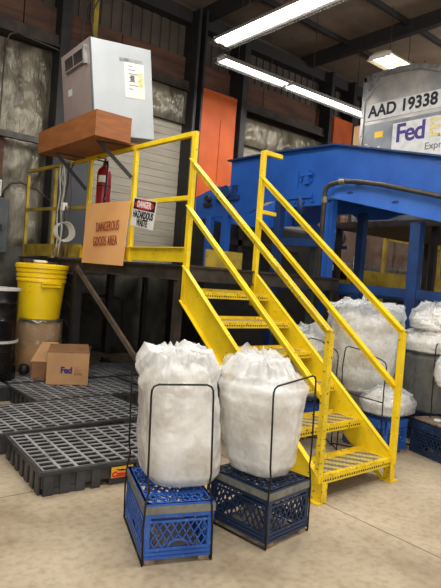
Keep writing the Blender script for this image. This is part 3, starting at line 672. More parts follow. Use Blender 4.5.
# number and carrier lettering
lettering('AAD', 0.265, M['ink_black'], T(-0.012, 3.27, 1.80) @ FACE_NX, ul, 0.95, 0.008, name='container_letters', align='LEFT')
lettering('19338', 0.265, M['ink_black'], T(-0.012, 2.67, 1.80) @ FACE_NX, ul, 0.95, 0.008, name='container_digits', align='LEFT')
MB().box(-0.010, -0.006, 0.9, 2.78, 0.80, 1.54).build('logo_panel', M['alu_strip'], ul)
lettering('Fed', 0.40, M['purple'], T(-0.012, 2.72, 1.36) @ FACE_NX, ul, 0.96, 0.009, name='logo_lettering', spacing=0.9, align='LEFT')
lettering('Ex', 0.40, M['ex_faded'], T(-0.012, 2.15, 1.36) @ FACE_NX, ul, 0.96, 0.009, name='logo_lettering', spacing=0.9, align='LEFT')
lettering('Express', 0.15, M['grey_ink'], T(-0.012, 2.20, 1.10) @ FACE_NX, ul, 1.0, 0.001, name='logo_lettering', align='LEFT')
MB().box(-0.012, -0.006, 2.96, 3.12, 1.36, 1.46).build('yellow_sticker', M['label_yellow'], ul)
b = MB(); random.seed(4)
for k in range(16):
    y = 2.85+random.random()*0.42; z = 0.75+random.random()*0.6; b.box(-0.0085, -0.006, y, y+0.02+0.07*random.random(), z, z+0.015+0.02*random.random())
b.build('scuff_marks', M['alu_strip'], ul)
o = MB().box(4.74, 4.78, 3.50, 3.66, 3.95, 4.28).build('tan_board', M['cardboard']); tag(o, 'small tan cardboard tag board standing just left of the aluminium container', 'board')
MB().box(4.74, 4.78, 3.60, 3.64, 2.59, 3.95).build('post', M['steel_dark'], o)

# ------------------------------------------------------------------ things behind the conveyor
gr = thing('guard_rail', 'yellow guard rail and kick board behind the conveyor at right', 'railing')
for x in (6.9, 9.1, 11.3): MB().box(x-0.04, x+0.04, 4.28, 4.34, 0, 2.95).build('post', M['yellow_dull'], gr)
MB().box(5.7, 12.5, 4.27, 4.30, 1.44, 1.86).build('kick_board', M['yellow_dull'], gr)
MB().box(6.9, 12.5, 4.28, 4.33, 2.53, 2.62).build('top_rail', M['yellow_dull'], gr)
MB().box(4.6, 6.6, 4.2, 4.26, 1.42, 1.50).box(4.6, 6.8, 4.2, 4.26, 1.56, 1.64).build('low_rail', M['yellow_dull'], gr)
for x in (4.7, 5.75): MB().box(x-0.03, x+0.03, 4.20, 4.26, 0, 1.64).build('post', M['yellow_dull'], gr)
for k, (x0, x1, z0, z1) in enumerate(((7.3, 8.2, 1.95, 3.2), (8.3, 9.4, 1.95, 3.1), (9.6, 10.7, 1.95, 3.25), (6.3, 7.1, 1.95, 3.0))):
    o = MB().box(x0, x1, 4.95, 5.7, z0, z1).build('wrapped_load', M['brown_goods'], bevel=0.05)
    tag(o, ('brown wrapped load behind the vinyl curtain, second from the left', 'brown wrapped load behind the vinyl curtain, middle right', 'brown wrapped load behind the vinyl curtain at far right', 'leftmost brown wrapped load behind the vinyl curtain')[k], 'wrapped load', 'loads behind the curtain')
o = MB().box(5.9, 12.5, 4.85, 5.8, 1.87, 1.95).box(6.0, 6.1, 4.9, 5.0, 0, 1.87).box(12.3, 12.4, 4.9, 5.0, 0, 1.87).box(6.0, 6.1, 5.6, 5.7, 0, 1.87).box(12.3, 12.4, 5.6, 5.7, 0, 1.87).box(5.9, 12.5, 4.80, 4.85, 1.86, 2.02).build('load_table', M['alu_frame']); tag(o, 'long pale table edge behind the vinyl curtain', 'table')
vs = []; fs = []
for i in range(90):
    x = 5.8+i*0.075; y = 4.62+0.04*math.sin(i*0.9)+0.03*math.sin(i*0.31)
    vs += [(x, y, 1.95), (x, y+0.02*math.sin(i*0.7), 3.9)]
for i in range(89): fs.append((2*i, 2*i+2, 2*i+3, 2*i+1))
o = MB().add(vs, fs).build('vinyl_curtain', M['curtain'], smooth=True); tag(o, 'clear vinyl curtain hanging behind the blue conveyor', 'curtain')
MB().box(5.8, 12.5, 4.56, 4.68, 3.9, 3.96).build('curtain_rod', M['steel_dark'], o)
for x in (5.82, 9.0, 12.4): MB().box(x-0.03, x+0.03, 4.70, 4.76, 0, 3.96).build('curtain_post', M['steel_dark'], o)
ns = thing('notice_sheet', 'small white printed notice behind the conveyor', 'notice', (5.95, 4.22, 1.98))
MB().box(-0.17, 0.17, 0, 0.01, -0.12, 0.12).build('sheet', M['paper'], ns)
b = MB()
for k in range(6): b.box(-0.14, 0.13, -0.002, 0, 0.085-k*0.036, 0.097-k*0.036)
b.build('print_lines', M['grey_ink'], ns)
MB().box(-0.02, 0.02, 0.01, 0.04, -1.98, 0.1).build('stand_post', M['steel_dark'], ns)
bx = thing('shade_block', 'black block standing for the deep shade behind the blue conveyor', 'shade block', (0, 0, 0))  # solid dark block added so the gap behind the conveyor reads black
MB().box(2.75, 5.4, 4.98, 5.8, 0, 2.55).build('body', M['black'], bx, bevel=0.05)
MB().box(3.0, 5.0, 4.95, 4.98, 2.1, 2.2).box(3.4, 3.5, 4.95, 4.98, 1.6, 2.5).build('frame', M['steel_dark'], bx)
# small machine seen between the legs
mc = thing('small_machine', 'blue grey motor unit on a stand behind the conveyor legs', 'machine', (4.6, 4.0, 0))
MB().tube([(-0.3, 0, 2.38), (0.35, 0, 2.38)], 0.17, 20).build('motor', M['blue_dark'], mc, smooth='auto')
MB().tube([(0.35, 0, 2.38), (0.45, 0, 2.38)], 0.12, 20).box(0.05, 0.28, -0.2, -0.1, 2.3, 2.48).build('end_cap', M['alu_frame'], mc)
for x in (-0.25, 0.35): MB().box(x-0.04, x+0.04, -0.06, 0.06, 0, 2.24).build('leg', M['grey_box'], mc)
MB().box(-0.35, 0.45, -0.15, 0.15, 2.18, 2.24).box(-0.25, 0.35, -0.05, 0.05, 1.6, 1.68).build('frame', M['blue_dark'], mc)
MB().box(0.0, 0.16, -0.17, -0.15, 1.78, 1.88).build('label', M['paper'], mc)

# ------------------------------------------------------------------ ceiling lights
def tube_light(name, label, p0, p1, width, z, body, guard=True, ends=(1, 1)):
    p0 = Vector(p0); p1 = Vector(p1); d = (p1-p0); Lg = d.length
    t = thing(name, label, 'ceiling light', (p0.x, p0.y, z), math.atan2(d.y, d.x), 'tube ceiling lights')
    wd = width/2
    MB().prism([(-wd, 0.0), (-wd*0.75, 0.07), (-wd*0.4, 0.10), (wd*0.4, 0.10), (wd*0.75, 0.07), (wd, 0.0), (wd*0.96, 0.0), (wd*0.7, 0.06), (-wd*0.7, 0.06), (-wd*0.96, 0.0)], 0.0, Lg, 'x').build('reflector', M[body], t)
    for yy in (-wd*0.45, wd*0.45):
        MB().tube([(0.03, yy, 0.025), (Lg-0.03, yy, 0.025)], 0.036, 12).build('tube', M['tube'], t, smooth='auto')
    for xx in (0.0, Lg-0.03): MB().box(xx, xx+0.03, -wd*0.8, wd*0.8, 0, 0.07).build('end_cap', M['white'], t)
    if guard:
        b = MB()
        for yy in (-wd, -wd*0.5, 0, wd*0.5, wd): b.tube([(-0.06*ends[0], yy, -0.025), (0.02, yy, -0.03), (Lg, yy, -0.03), (Lg+0.05*ends[1], yy, -0.02)], 0.004, 5)
        k = 0.0
        while k < Lg:
            b.tube([(k, -wd-0.01, 0.03), (k, -wd-0.005, -0.03), (k, wd+0.005, -0.03), (k, wd+0.01, 0.03)], 0.0035, 4); k += 0.06
        if ends[0]: b.tube([(-0.06, -wd*0.9, 0), (-0.11, -wd*0.4, 0), (-0.11, wd*0.4, 0), (-0.06, wd*0.9, 0)], 0.005, 5)
        b.build('wire_guard', M['zinc'], t)
    for k in (0.25*Lg, 0.75*Lg): MB().tube([(k, 0, 0.10), (k, 0, 6.5-z)], 0.006, 5).build('hanger_rod', M['beam'], t)
    return t
tube_light('tube_light', 'wire guarded tube light hanging at the top centre, pointing toward the viewer', (2.12, 4.22), (2.12, 1.80), 0.34, 5.0, 'lamp_body_grey')
tube_light('tube_light', 'wire guarded tube light just above the orange column, running along the wall', (2.50, 4.68), (3.98, 4.65), 0.24, 5.0, 'lamp_body_grey', ends=(1, 0))
tube_light('tube_light', 'wire guarded tube light ending behind the aluminium container', (4.02, 4.65), (6.60, 4.60), 0.24, 5.0, 'lamp_body_grey', ends=(0, 1))
tube_light('tube_light', 'small far tube light with cream housing above the aluminium container', (5.00, 3.45), (6.20, 3.47), 0.52, 5.5, 'lamp_body', guard=False)

# ------------------------------------------------------------------ spill pallets
def pallet(label, x, y, rz, wd, dp, labelled=False, h=0.165):
    t = thing('spill_pallet', label, 'spill pallet', (x, y, 0), rz, 'black spill containment pallets')
    b = MB(); th = 0.035
    # tapered sump walls with fork pockets and buttress ribs
    zt = h-0.03
    def wall(x0, x1, y0, y1):
        b.box(x0, x1, y0, y1, 0.045, zt)
    wall(0.02, wd-0.02, 0.02, 0.045); wall(0.02, wd-0.02, dp-0.045, dp-0.02); wall(0.02, 0.045, 0.045, dp-0.045); wall(wd-0.045, wd-0.02, 0.045, dp-0.045)
    MB().box(0.045, wd-0.045, 0.045, dp-0.045, 0.045, 0.055).build('sump_floor', M['black'], t)  # blacker than the sump walls, shade under the grate put into the colour
    for fx in (0.0, 0.40, 0.80):       # feet
        xa = 0.03+fx*(wd-0.06)/1.0
        b.box(xa, min(xa+0.2*wd, wd-0.02), 0.012, dp-0.012, 0.0, 0.045)
    for k in range(int(wd/0.11)+1):
        xx = 0.03+k*0.11
        if xx+0.06 < wd and k not in (4, 5): b.box(xx, xx+0.065, 0.004, 0.02, 0.0, zt).box(xx, xx+0.065, dp-0.02, dp-0.004, 0.0, zt)
    for k in range(int(dp/0.12)):
        yy = 0.04+k*0.12
        if yy+0.06 < dp: b.box(0.004, 0.02, yy, yy+0.07, 0.0, zt).box(wd-0.02, wd-0.004, yy, yy+0.07, 0.0, zt)
    b.build('sump', M['black_plastic'], t, bevel=0.004)
    # rim
    r = MB()
    r.box(0, wd, 0, 0.03, zt, h).box(0, wd, dp-0.03, dp, zt, h).box(0, 0.03, 0.03, dp-0.03, zt, h).box(wd-0.03, wd, 0.03, dp-0.03, zt, h)
    r.build('rim', M['black_plastic'], t, bevel=0.005)
    # grate deck
    g = MB(); cx = 0.118; cy = 0.080; n_x = max(1, round((wd-0.06)/cx)); n_y = max(1, round((dp-0.06)/cy))
    sx = (wd-0.06)/n_x; sy = (dp-0.06)/n_y
    for i in range(n_x+1): g.box(max(0.03, 0.03+i*sx-0.0105), min(wd-0.03, 0.03+i*sx+0.0105), 0.03, dp-0.03, h-0.009, h-0.001)
    for j in range(n_y+1): g.box(0.03, wd-0.03, max(0.03, 0.03+j*sy-0.007), min(dp-0.03, 0.03+j*sy+0.007), h-0.009, h-0.002)
    g.build('grate', M['grate'], t)
    if labelled:
        l = MB().box(0.50, 0.665, 0.000, 0.004, 0.052, 0.128).build('yellow_label', M['label_orange'], t)
        lettering('Condor', 0.052, M['red_bright'], T(0.582, -0.002, 0.076) @ FACE_NY, l, 0.95, 0.003, shear=0.2)
        bird = MB().prism([(0.535, 0.118), (0.56, 0.108), (0.58, 0.111), (0.60, 0.104), (0.625, 0.112), (0.65, 0.122), (0.625, 0.104), (0.60, 0.096), (0.575, 0.098), (0.555, 0.100)], -0.002, 0.0, 'y')
        bird.build('bird_mark', M['ink_black'], l)
    return t
pallet('black spill pallet nearest the viewer with a yellow label on its front', -1.595, 0.955, rad(-4), 1.22, 0.88, True)
pallet('black spill pallet in the second row, reaching the left edge', -1.80, 1.86, rad(1.5), 1.72, 0.89)
pallet('black spill pallet under the shipping box, right of the square floor gap', -0.92, 2.77, rad(1.5), 1.35, 0.86)
pallet('black spill pallet under the platform, right of the shipping box', 0.45, 2.81, rad(1.5), 1.2, 0.86)
pallet('black spill pallet behind the square floor gap at the left edge', -2.12, 3.50, rad(1.5), 1.20, 0.92)
pallet('black spill pallet carrying the tan drum', -0.90, 3.67, rad(0), 0.82, 1.25)
pallet('black spill pallet at the back under the platform', 0.10, 3.70, rad(0), 1.30, 0.90)

# ------------------------------------------------------------------ drums
PZ = 0.166
dr = thing('fibre_drum', 'tan fibre drum with a clear liner under the yellow bucket', 'drum', (-0.335, 4.35, PZ))
MB().lathe([(0.255, 0), (0.262, 0.01), (0.262, 0.40), (0.270, 0.405), (0.270, 0.425), (0.272, 0.43), (0.274, 0.62), (0.27, 0.63)], n=48).build('body', M['fibre'], dr, smooth='auto')
MB().lathe([(0.275, 0.615), (0.290, 0.62), (0.290, 0.65), (0.275, 0.655), (0.25, 0.655)], n=48).build('lock_ring', M['zinc'], dr, smooth='auto')
vs = []; fs = []; NT = 90; NZ = 12
for j in range(NZ+1):
    for i in range(NT):
        a = 2*math.pi*i/NT; z = 0.36+0.27*j/NZ
        r = 0.284 + 0.02*abs(noise.noise(Vector((math.cos(a)*3, math.sin(a)*3, z*6)))) + 0.010*abs(noise.noise(Vector((math.cos(a)*11, math.sin(a)*11, z*9)))) + (0.008*math.sin(a*9) if j < 2 else 0)
        vs.append((r*math.cos(a), r*math.sin(a), z + (0.03*math.sin(a*4+1) if j == 0 else 0)))
for j in range(NZ):
    for i in range(NT): fs.append((j*NT+i, j*NT+(i+1) % NT, (j+1)*NT+(i+1) % NT, (j+1)*NT+i))
MB().add(vs, fs).build('plastic_liner', M['film_drum'], dr, smooth=True)
MB().tube([(-0.20, -0.215, 0.645), (-0.17, -0.25, 0.65), (-0.12, -0.272, 0.62), (-0.07, -0.285, 0.645), (-0.02, -0.29, 0.64)], 0.012, 8).build('lock_lever', M['alu_frame'], dr)

yb = thing('salvage_drum', 'bright yellow plastic drum standing on the tan drum', 'drum', (-0.335, 4.35, PZ+0.656))
prof = [(0.235, 0), (0.245, 0.01), (0.285, 0.44), (0.288, 0.46), (0.30, 0.465), (0.30, 0.49), (0.292, 0.50), (0.292, 0.515), (0.305, 0.52), (0.305, 0.55), (0.295, 0.555), (0.297, 0.575), (0.31, 0.58), (0.312, 0.62)]
prof += [(0.305, 0.625)]
MB().lathe(prof, n=56).build('body', M['yellow_plastic'], yb, smooth='auto')
MB().lathe([(0.314, 0.625), (0.324, 0.63), (0.324, 0.668), (0.31, 0.68), (0.28, 0.684), (0.15, 0.69), (0.02, 0.69)], n=56).build('lid', M['yellow_plastic'], yb, smooth='auto')
# moulded hand grip facing the viewer
va = math.atan2(-6.8, -2.66)
b = MB().box(0.26, 0.31, -0.125, 0.125, 0.40, 0.455).box(0.27, 0.325, -0.125, 0.125, 0.44, 0.46); b.xf(RZ(va+0.42)); b.build('hand_grip', M['yellow_plastic'], yb, bevel=0.01)
b = MB()
for k, wd in enumerate((0.10, 0.07, 0.09)): b.box(0.270-k*0.003, 0.2785-k*0.003, -wd/2, wd/2, 0.40-k*0.035, 0.416-k*0.035)
b.xf(RZ(va-0.62)); b.build('printed_label', M['ink_black'], yb)
# litter on the lid
for pts, r, lb, mt in (([(0.02, -0.1), (0.0, -0.05), (0.05, 0.0), (0.09, -0.03)], 0.02, 'white plastic ring lying on the yellow drum lid', 'white'),):
    ps = [(-0.335-0.05+0.07*math.cos(a), 4.35-0.06+0.06*math.sin(a), PZ+0.656+0.712) for a in [rad(k*20) for k in range(18)]]
    o = MB().tube(ps, 0.018, 8, closed=True).build('plastic_ring', M[mt], smooth=True); tag(o, lb, 'ring')
o = MB().box(-0.56, -0.36, 4.40, 4.50, PZ+0.656+0.686, PZ+0.656+0.74).box(-0.30, -0.12, 4.38, 4.44, PZ+0.656+0.688, PZ+0.656+0.72).build('dark_tool', M['black'], bevel=0.01); tag(o, 'dark tool lying at the back of the yellow drum lid', 'tool')

def black_drum(label, x, y, z, h):
    t = thing('steel_drum', label, 'drum', (x, y, z), 0, 'black drums at the left edge')
    MB().lathe([(0.265, 0), (0.27, 0.01), (0.27, h*0.36), (0.278, h*0.38), (0.27, h*0.40), (0.27, h*0.70), (0.278, h*0.72), (0.27, h*0.74), (0.27, h-0.03), (0.26, h-0.02)], n=44).build('body', M['drum_black'], t, smooth='auto')
    MB().lathe([(0.272, h-0.03), (0.282, h-0.028), (0.282, h-0.004), (0.26, h), (0.02, h-0.004)], n=44).build('lid', M['lid_white'], t, smooth='auto')
    return t
black_drum('lower glossy black drum with a white rim at the left edge', -0.99, 4.03, PZ, 0.45)
black_drum('upper glossy black drum with a white lid at the left edge', -0.99, 4.03, PZ+0.45, 0.59)

# ------------------------------------------------------------------ shipping box and the open carton
fx = thing('shipping_box', 'closed tan cardboard shipping box with courier lettering on the pallets', 'box', (-0.555, 3.48, PZ), rad(-24))
bw, bd, bh = 0.46, 0.30, 0.36
MB().box(0, bw, 0, bd, 0, bh).build('box_body', M['cardboard'], fx, bevel=0.004)
MB().box(bw/2-0.05, bw/2+0.05, -0.001, bd, bh, bh+0.002).box(-0.002, bw+0.002, -0.002, 0.03, bh-0.002, bh+0.003).build('tape_strip', M['film_drum'], fx)
MB().add([(0.0, 0.02, bh+0.004), (bw, 0.02, bh+0.004), (bw-0.01, bd+0.03, bh+0.06), (0.02, bd+0.05, bh+0.05), (0.0, 0.02, bh+0.008), (bw, 0.02, bh+0.008), (bw-0.01, bd+0.03, bh+0.064), (0.02, bd+0.05, bh+0.054)],
         [(0, 1, 2, 3), (4, 5, 6, 7), (0, 4, 5, 1), (1, 5, 6, 2), (2, 6, 7, 3), (3, 7, 4, 0)]).build('lifted_flap', M['cardboard_dark'], fx)
lettering('Fed', 0.10, M['purple'], T(0.15, -0.003, 0.165) @ FACE_NY, fx, 0.95, 0.004, spacing=0.9, align='LEFT')
lettering('Ex', 0.10, M['ex_tan'], T(0.297, -0.003, 0.165) @ FACE_NY, fx, 0.85, 0.003, spacing=0.9, align='LEFT')
lettering('Express', 0.03, M['ex_tan'], T(0.300, -0.003, 0.125) @ FACE_NY, fx, 1.0, 0.0, align='LEFT')

oc = thing('open_carton', 'open brown carton with raised flap behind the shipping box', 'box', (-0.585, 3.84, PZ), rad(-24))
b = MB().box(0, 0.62, 0, 0.01, 0, 0.20).box(0, 0.62, 0.20, 0.21, 0, 0.20).box(0, 0.01, 0.01, 0.20, 0, 0.20).box(0.61, 0.62, 0.01, 0.20, 0, 0.20).box(0.01, 0.61, 0.01, 0.20, 0, 0.01)
b.build('carton_body', M['cardboard_dark'], oc)
def flap(vs):
    nvec = (Vector(vs[1])-Vector(vs[0])).cross(Vector(vs[2])-Vector(vs[0])).normalized()*0.005
    vv = [Vector(v) for v in vs]; k = len(vv)
    return MB().add(vv+[v+nvec for v in vv], [tuple(range(k)), tuple(reversed(range(k, 2*k)))]+[(i, k+i, k+(i+1) % k, (i+1) % k) for i in range(k)])
flap([(-0.02, 0.0, 0.20), (0.30, 0.0, 0.20), (0.28, 0.10, 0.42), (0.10, 0.12, 0.42)]).build('carton_flap', M['cardboard'], oc)
flap([(0.10, 0.205, 0.20), (0.62, 0.205, 0.20), (0.68, 0.26, 0.37), (0.16, 0.26, 0.33)]).build('carton_flap', M['black'], oc)

# ------------------------------------------------------------------ milk crates
def lattice(b, O, U, V, wd, ht, pitch, th, thick, hole=None):
    O, U, V = Vector(O), Vector(U), Vector(V); Nn = U.cross(V).normalized()
    k = ht/pitch
    for sgn in (1, -1):
        c = -ht*1.0 if sgn > 0 else 0.0
        c = -(ht*0.75)-pitch*4
        while c < wd+ht*2:
            # u = c + sgn*0.75*v
            segs = []; steps = 12
            for i in range(steps):
                v0, v1 = ht*i/steps, ht*(i+1)/steps
                u0 = c+sgn*0.62*v0; u1 = c+sgn*0.62*v1
                if min(u0, u1) < 0 or max(u0, u1) > wd: segs.append(None); continue
                um, vm = (u0+u1)/2, (v0+v1)/2
                if hole and ((um-hole[0])/hole[2])**2+((vm-hole[1])/hole[3])**2 < 1: segs.append(None); continue
                segs.append((u0, v0, u1, v1))
            run = None
            for s in segs+[None]:
                if s:
                    run = s if run is None else (run[0], run[1], s[2], s[3])
                elif run is not None:
                    b.beam(O+U*run[0]+V*run[1], O+U*run[2]+V*run[3], th, thick, up=Nn); run = None
            c += pitch
def crate(label, x, y, rz, material, z=0.0, strap=True, blocks=True, wd=0.34, dp=0.47, h=0.285, group='plastic milk crates'):
    t = thing('milk_crate', label, 'crate', (x, y, z), rz, group)
    zb = 0.03 if blocks else 0.0
    X, Y = wd/2, dp/2; b = MB()
    for sx in (-1, 1):
        for sy in (-1, 1):
            x0, x1 = sorted((sx*X, sx*(X-0.03))); y0, y1 = sorted((sy*Y, sy*(Y-0.03)))
            b.box(x0, x1, y0, sorted((sy*Y, sy*(Y-0.03)))[1], zb, zb+h)
    for (z0, z1) in ((0.0, 0.014), (0.022, 0.036), (0.044, 0.058), (h-0.10, h-0.088), (h-0.075, h)):
        b.box(-X-0.002, X+0.002, -Y-0.002, -Y+0.012, zb+z0, zb+z1).box(-X-0.002, X+0.002, Y-0.012, Y+0.002, zb+z0, zb+z1)
        b.box(-X-0.002, -X+0.012, -Y, Y, zb+z0, zb+z1).box(X-0.012, X+0.002, -Y, Y, zb+z0, zb+z1)
    # web behind low ribs
    b.box(-X+0.004, X-0.004, -Y+0.004, -Y+0.008, zb, zb+0.058).box(-X+0.004, X-0.004, Y-0.008, Y-0.004, zb, zb+0.058)
    b.box(-X+0.004, -X+0.008, -Y, Y, zb, zb+0.058).box(X-0.008, X-0.004, -Y, Y, zb, zb+0.058)
    b.box(-X, X, -Y, -Y+0.02, zb+h-0.012, zb+h).box(-X, X, Y-0.02, Y, zb+h-0.012, zb+h).box(-X, -X+0.02, -Y, Y, zb+h-0.012, zb+h).box(X-0.02, X, -Y, Y, zb+h-0.012, zb+h)
    b.build('shell', M[material], t)
    lh = h-0.10-0.058
    for (O, U, wd_, hole) in (((-X+0.03, -Y+0.006, zb+0.058), (1, 0, 0), wd-0.06, True), ((-X+0.03, Y-0.006, zb+0.058), (1, 0, 0), wd-0.06, True),
                              ((-X+0.006, -Y+0.03, zb+0.058), (0, 1, 0), dp-0.06, True), ((X-0.006, -Y+0.03, zb+0.058), (0, 1, 0), dp-0.06, True)):
        s = MB(); hl = (wd_/2, 0.0, 0.055, 0.035)
        lattice(s, O, U, (0, 0, 1), wd_, lh, 0.042, 0.006, 0.010, hl)
        pts = [Vector(O)+Vector(U)*(wd_/2+0.055*math.cos(a))+Vector((0, 0, 0.035*math.sin(a))) for a in [math.pi*i/12 for i in range(13)]]
        s.tube(pts, 0.006, 6)
        s.build('side_lattice', M[material], t)
    s = MB(); lattice(s, (-X+0.02, -Y+0.02, zb+h-0.008), (1, 0, 0), (0, 1, 0), wd-0.04, dp-0.04, 0.05, 0.012, 0.008)
    for k in range(1, 4): s.box(-X+0.01, X-0.01, -Y+k*dp/4-0.005, -Y+k*dp/4+0.005, zb+h-0.012, zb+h-0.002)
    s.build('top_lattice', M[material], t)
    if strap:
        s = MB(); z0, z1 = zb+h-0.052, zb+h-0.012
        s.box(-X-0.006, X+0.006, -Y-0.006, -Y-0.002, z0, z1).box(-X-0.006, X+0.006, Y+0.002, Y+0.006, z0, z1).box(-X-0.006, -X-0.002, -Y, Y, z0, z1).box(X+0.002, X+0.006, -Y, Y, z0, z1)
        s.build('strap', M['strap'], t)
    if blocks:
        for sx in (-1, 1):
            for sy in (-1, 1): MB().box(sx*(X-0.04)-0.03, sx*(X-0.04)+0.03, sy*(Y-0.03)-0.03, sy*(Y-0.03)+0.03, 0, zb).build('wooden_foot', M['block'], t, bevel=0.004)
    return t
def wire_frame(label, x, y, rz, z_top, wd=0.36, dp=0.49, z=0.0, runner=True, r=0.0055, front=0.0, back=0.0, shl=0.0, shr=0.0, tilt=0.0):
    t = thing('wire_frame', label, 'wire frame', (x, y, z), rz, 'black wire bag holders')
    X, Y = wd/2+0.006, dp/2+0.006
    for s, dz in ((-1, front), (1, back)):
        zt = z_top+dz; y0 = s*Y
        k = 0.03
        pts = [(-X, y0, 0.008), (-X-0.004, y0, 0.20), (-X+0.004, y0, 0.33), (-X+0.018, y0, 0.40), (-X+0.008, y0, 0.47), (-X+0.004, y0, zt-0.06), (-X+0.006, y0, zt-k), (-X+0.016, y0, zt-0.01), (-X+k+0.01, y0, zt)]
        pts += [(-p[0], p[1], p[2]) for p in reversed(pts)]
        pts = [(p[0]+(shl if p[0] < 0 else shr)*p[2]/zt, p[1], p[2]+tilt*(0.5+p[0]/X/2)*p[2]/zt) for p in pts]
        MB().tube(pts, r, 8).build('wire_hoop', M['wire'], t, smooth=True)
    if runner:
        for sx in (-1, 1): MB().tube([(sx*X, -Y, 0.008), (sx*X, Y, 0.008)], r, 8).build('floor_runner', M['wire'], t, smooth=True)
    return t

# ------------------------------------------------------------------ plastic bags
def bag(name, label, x, y, rz, prof, z0, z1, a, b_, seed, lean=(0, 0), material='film', fill=True, amp=1.0, hem=None, shear=(0, 0), NT=176, NZ=120, topamp=2.2, ex=3.2, group='clear plastic bags of scrap', topz=None):
    """prof: (t, scale) pairs; a, b_ are half widths; the crest above topz is ragged film"""
    t = thing(name, label, 'bag', (x, y, z0), rz, group)
    def P(tt):
        for (t0, s0), (t1, s1) in zip(prof[:-1], prof[1:]):
            if t0 <= tt <= t1:
                k = (tt-t0)/(t1-t0); k = k*k*(3-2*k); return s0+(s1-s0)*k
        return prof[-1][1]
    def surf(scale, am, sd, NT, NZ, hem_on):
        vs = []; fs = []
        for j in range(NZ+1):
            tt = j/NZ; s = P(tt)*scale
            for i in range(NT):
                an = 2*math.pi*i/NT; c, q = math.cos(an), math.sin(an)
                den = (abs(c)**ex+abs(q)**ex)**(1/ex)
                px = a*s*c/den+lean[0]*math.sin(math.pi*min(1, tt*1.15)); py = b_*s*q/den+lean[1]*math.sin(math.pi*min(1, tt*1.15)); pz = (z1-z0)*tt
                px += shear[0]*(1-tt); py += shear[1]*(1-tt); p = Vector((px, py, pz)); u = Vector((px*1.0, py*1.0, pz*0.8))+Vector((sd*3.3, sd*1.7, sd*2.9))
                top_w = max(0.0, (tt-(topz or 0.8))/(1-(topz or 0.8)))
                g = 1.0+topamp*min(1, top_w*1.8)
                n1 = noise.noise(u*5.0); r1 = 1-2*abs(noise.noise(u*8.0+Vector((5, 1, 2)))); r2 = 1-2*abs(noise.noise(u*17.0+Vector((1, 8, 3)))); r3 = 1-2*abs(noise.noise(u*34.0))
                vf = 1-2*abs(noise.noise(Vector((c*4.5+sd, q*4.5, pz*1.3)))); d = am*g*(0.015*n1+0.007*r1+0.004*r2+0.002*r3+0.006*vf*(0.3+tt))
                nr = Vector((c, q, 0)) if tt < 0.92 else Vector((c*0.5, q*0.5, 0.85))
                if hem_on and hem and hem[0] < tt < hem[1]:
                    p += Vector((c, q, 0))*0.010
                    d *= 0.35
                fade = min(1, s*4)
                p += nr*d*fade
                if top_w > 0:
                    hgt = 0.045*noise.noise(Vector((p.x*8+sd, p.y*8, sd)))+0.014*(1-2*abs(noise.noise(Vector((p.x*17+sd, p.y*17, sd*2)))))
                    p.z += hgt*min(1, top_w*1.5)*topamp/2.0
                if p.z < 0.001: p.z = 0.001
                vs.append(p)
        for j in range(NZ):
            for i in range(NT): fs.append((j*NT+i, j*NT+(i+1) % NT, (j+1)*NT+(i+1) % NT, (j+1)*NT+i))
        vs.append(Vector((0, 0, 0.001))); vs.append(sum((vs[NZ*NT+i] for i in range(NT)), Vector())/NT)
        for i in range(NT): fs.append((len(vs)-2, (i+1) % NT, i)); fs.append((len(vs)-1, NZ*NT+i, NZ*NT+(i+1) % NT))
        return MB().add(vs, fs)
    surf(1.0, amp, seed, NT, NZ, True).build('film', M[material], t, smooth=True)
    if fill:
        k = surf(0.90, amp*1.1, seed+11, 72, 44, False); k.v = [(v[0]*0.97, v[1]*0.97, 0.004+v[2]*0.84) for v in k.v]
        k.build('contents', M['stuffing'], t, smooth=True)
    return t
def crest(parent, cx, cy, cz, wd, ht, rz, seed, curl=0.05, material='film_top'):
    """a loose upright flap of film with folds"""
    nx, nz = 40, 20; vs = []; fs = []
    for j in range(nz+1):
        for i in range(nx+1):
            u = i/nx*2-1; v = j/nz
            edge = 0.75+0.35*noise.noise(Vector((u*2.2, seed, 0)))+0.18*noise.noise(Vector((u*7, seed, 3)))
            z = ht*v*edge*(1-0.35*u*u)
            yy = curl*math.sin(u*6+seed)*v + 0.05*noise.noise(Vector((u*3, v*2, seed)))+0.025*noise.noise(Vector((u*9, v*6, seed+4))) + curl*v*v
            xx = wd*u*(1-0.25*v)+0.02*noise.noise(Vector((u*6, v*5, seed+9)))
            vs.append(Vector((xx, yy, z)))
    for j in range(nz):
        for i in range(nx): q = j*(nx+1)+i; fs.append((q, q+1, q+nx+2, q+nx+1))
    b = MB().add(vs, fs); b.xf(T(cx, cy, cz) @ RZ(rz)); return b.build('loose_flap', M[material], parent, smooth=True)

# front left crate, frame and bag
def dirv(deg): return Vector((math.cos(rad(deg)), math.sin(rad(deg)), 0))
A = -20.5; LW, LD = 0.37, 0.56; cL = Vector((-1.469, -0.093, 0))+dirv(A)*(LW/2)+dirv(A+88)*(LD/2)
crate('bright blue milk crate in front at left, under the leftmost tall bag', cL.x, cL.y, rad(A), 'blue_plastic', wd=LW, dp=LD, h=0.29)
wire_frame('wire frame around the bright blue crate holding the left bag', cL.x, cL.y, rad(A), 0.94, wd=LW-0.01, dp=LD, shl=-0.02, shr=-0.055)
bl_ = bag('plastic_bag', 'tall crumpled white plastic bag on the bright blue crate', cL.x+0.04, cL.y+0.07, rad(A), [(0, 0.50), (0.03, 0.86), (0.10, 1.0), (0.30, 1.06), (0.55, 1.0), (0.72, 0.93), (0.84, 0.95), (0.93, 0.80), (0.98, 0.5), (1, 0.12)], 0.323, 1.075, 0.212, 0.225, 1.0, shear=(0.065, -0.02), hem=(0.72, 0.79), topz=0.80, topamp=2.4)
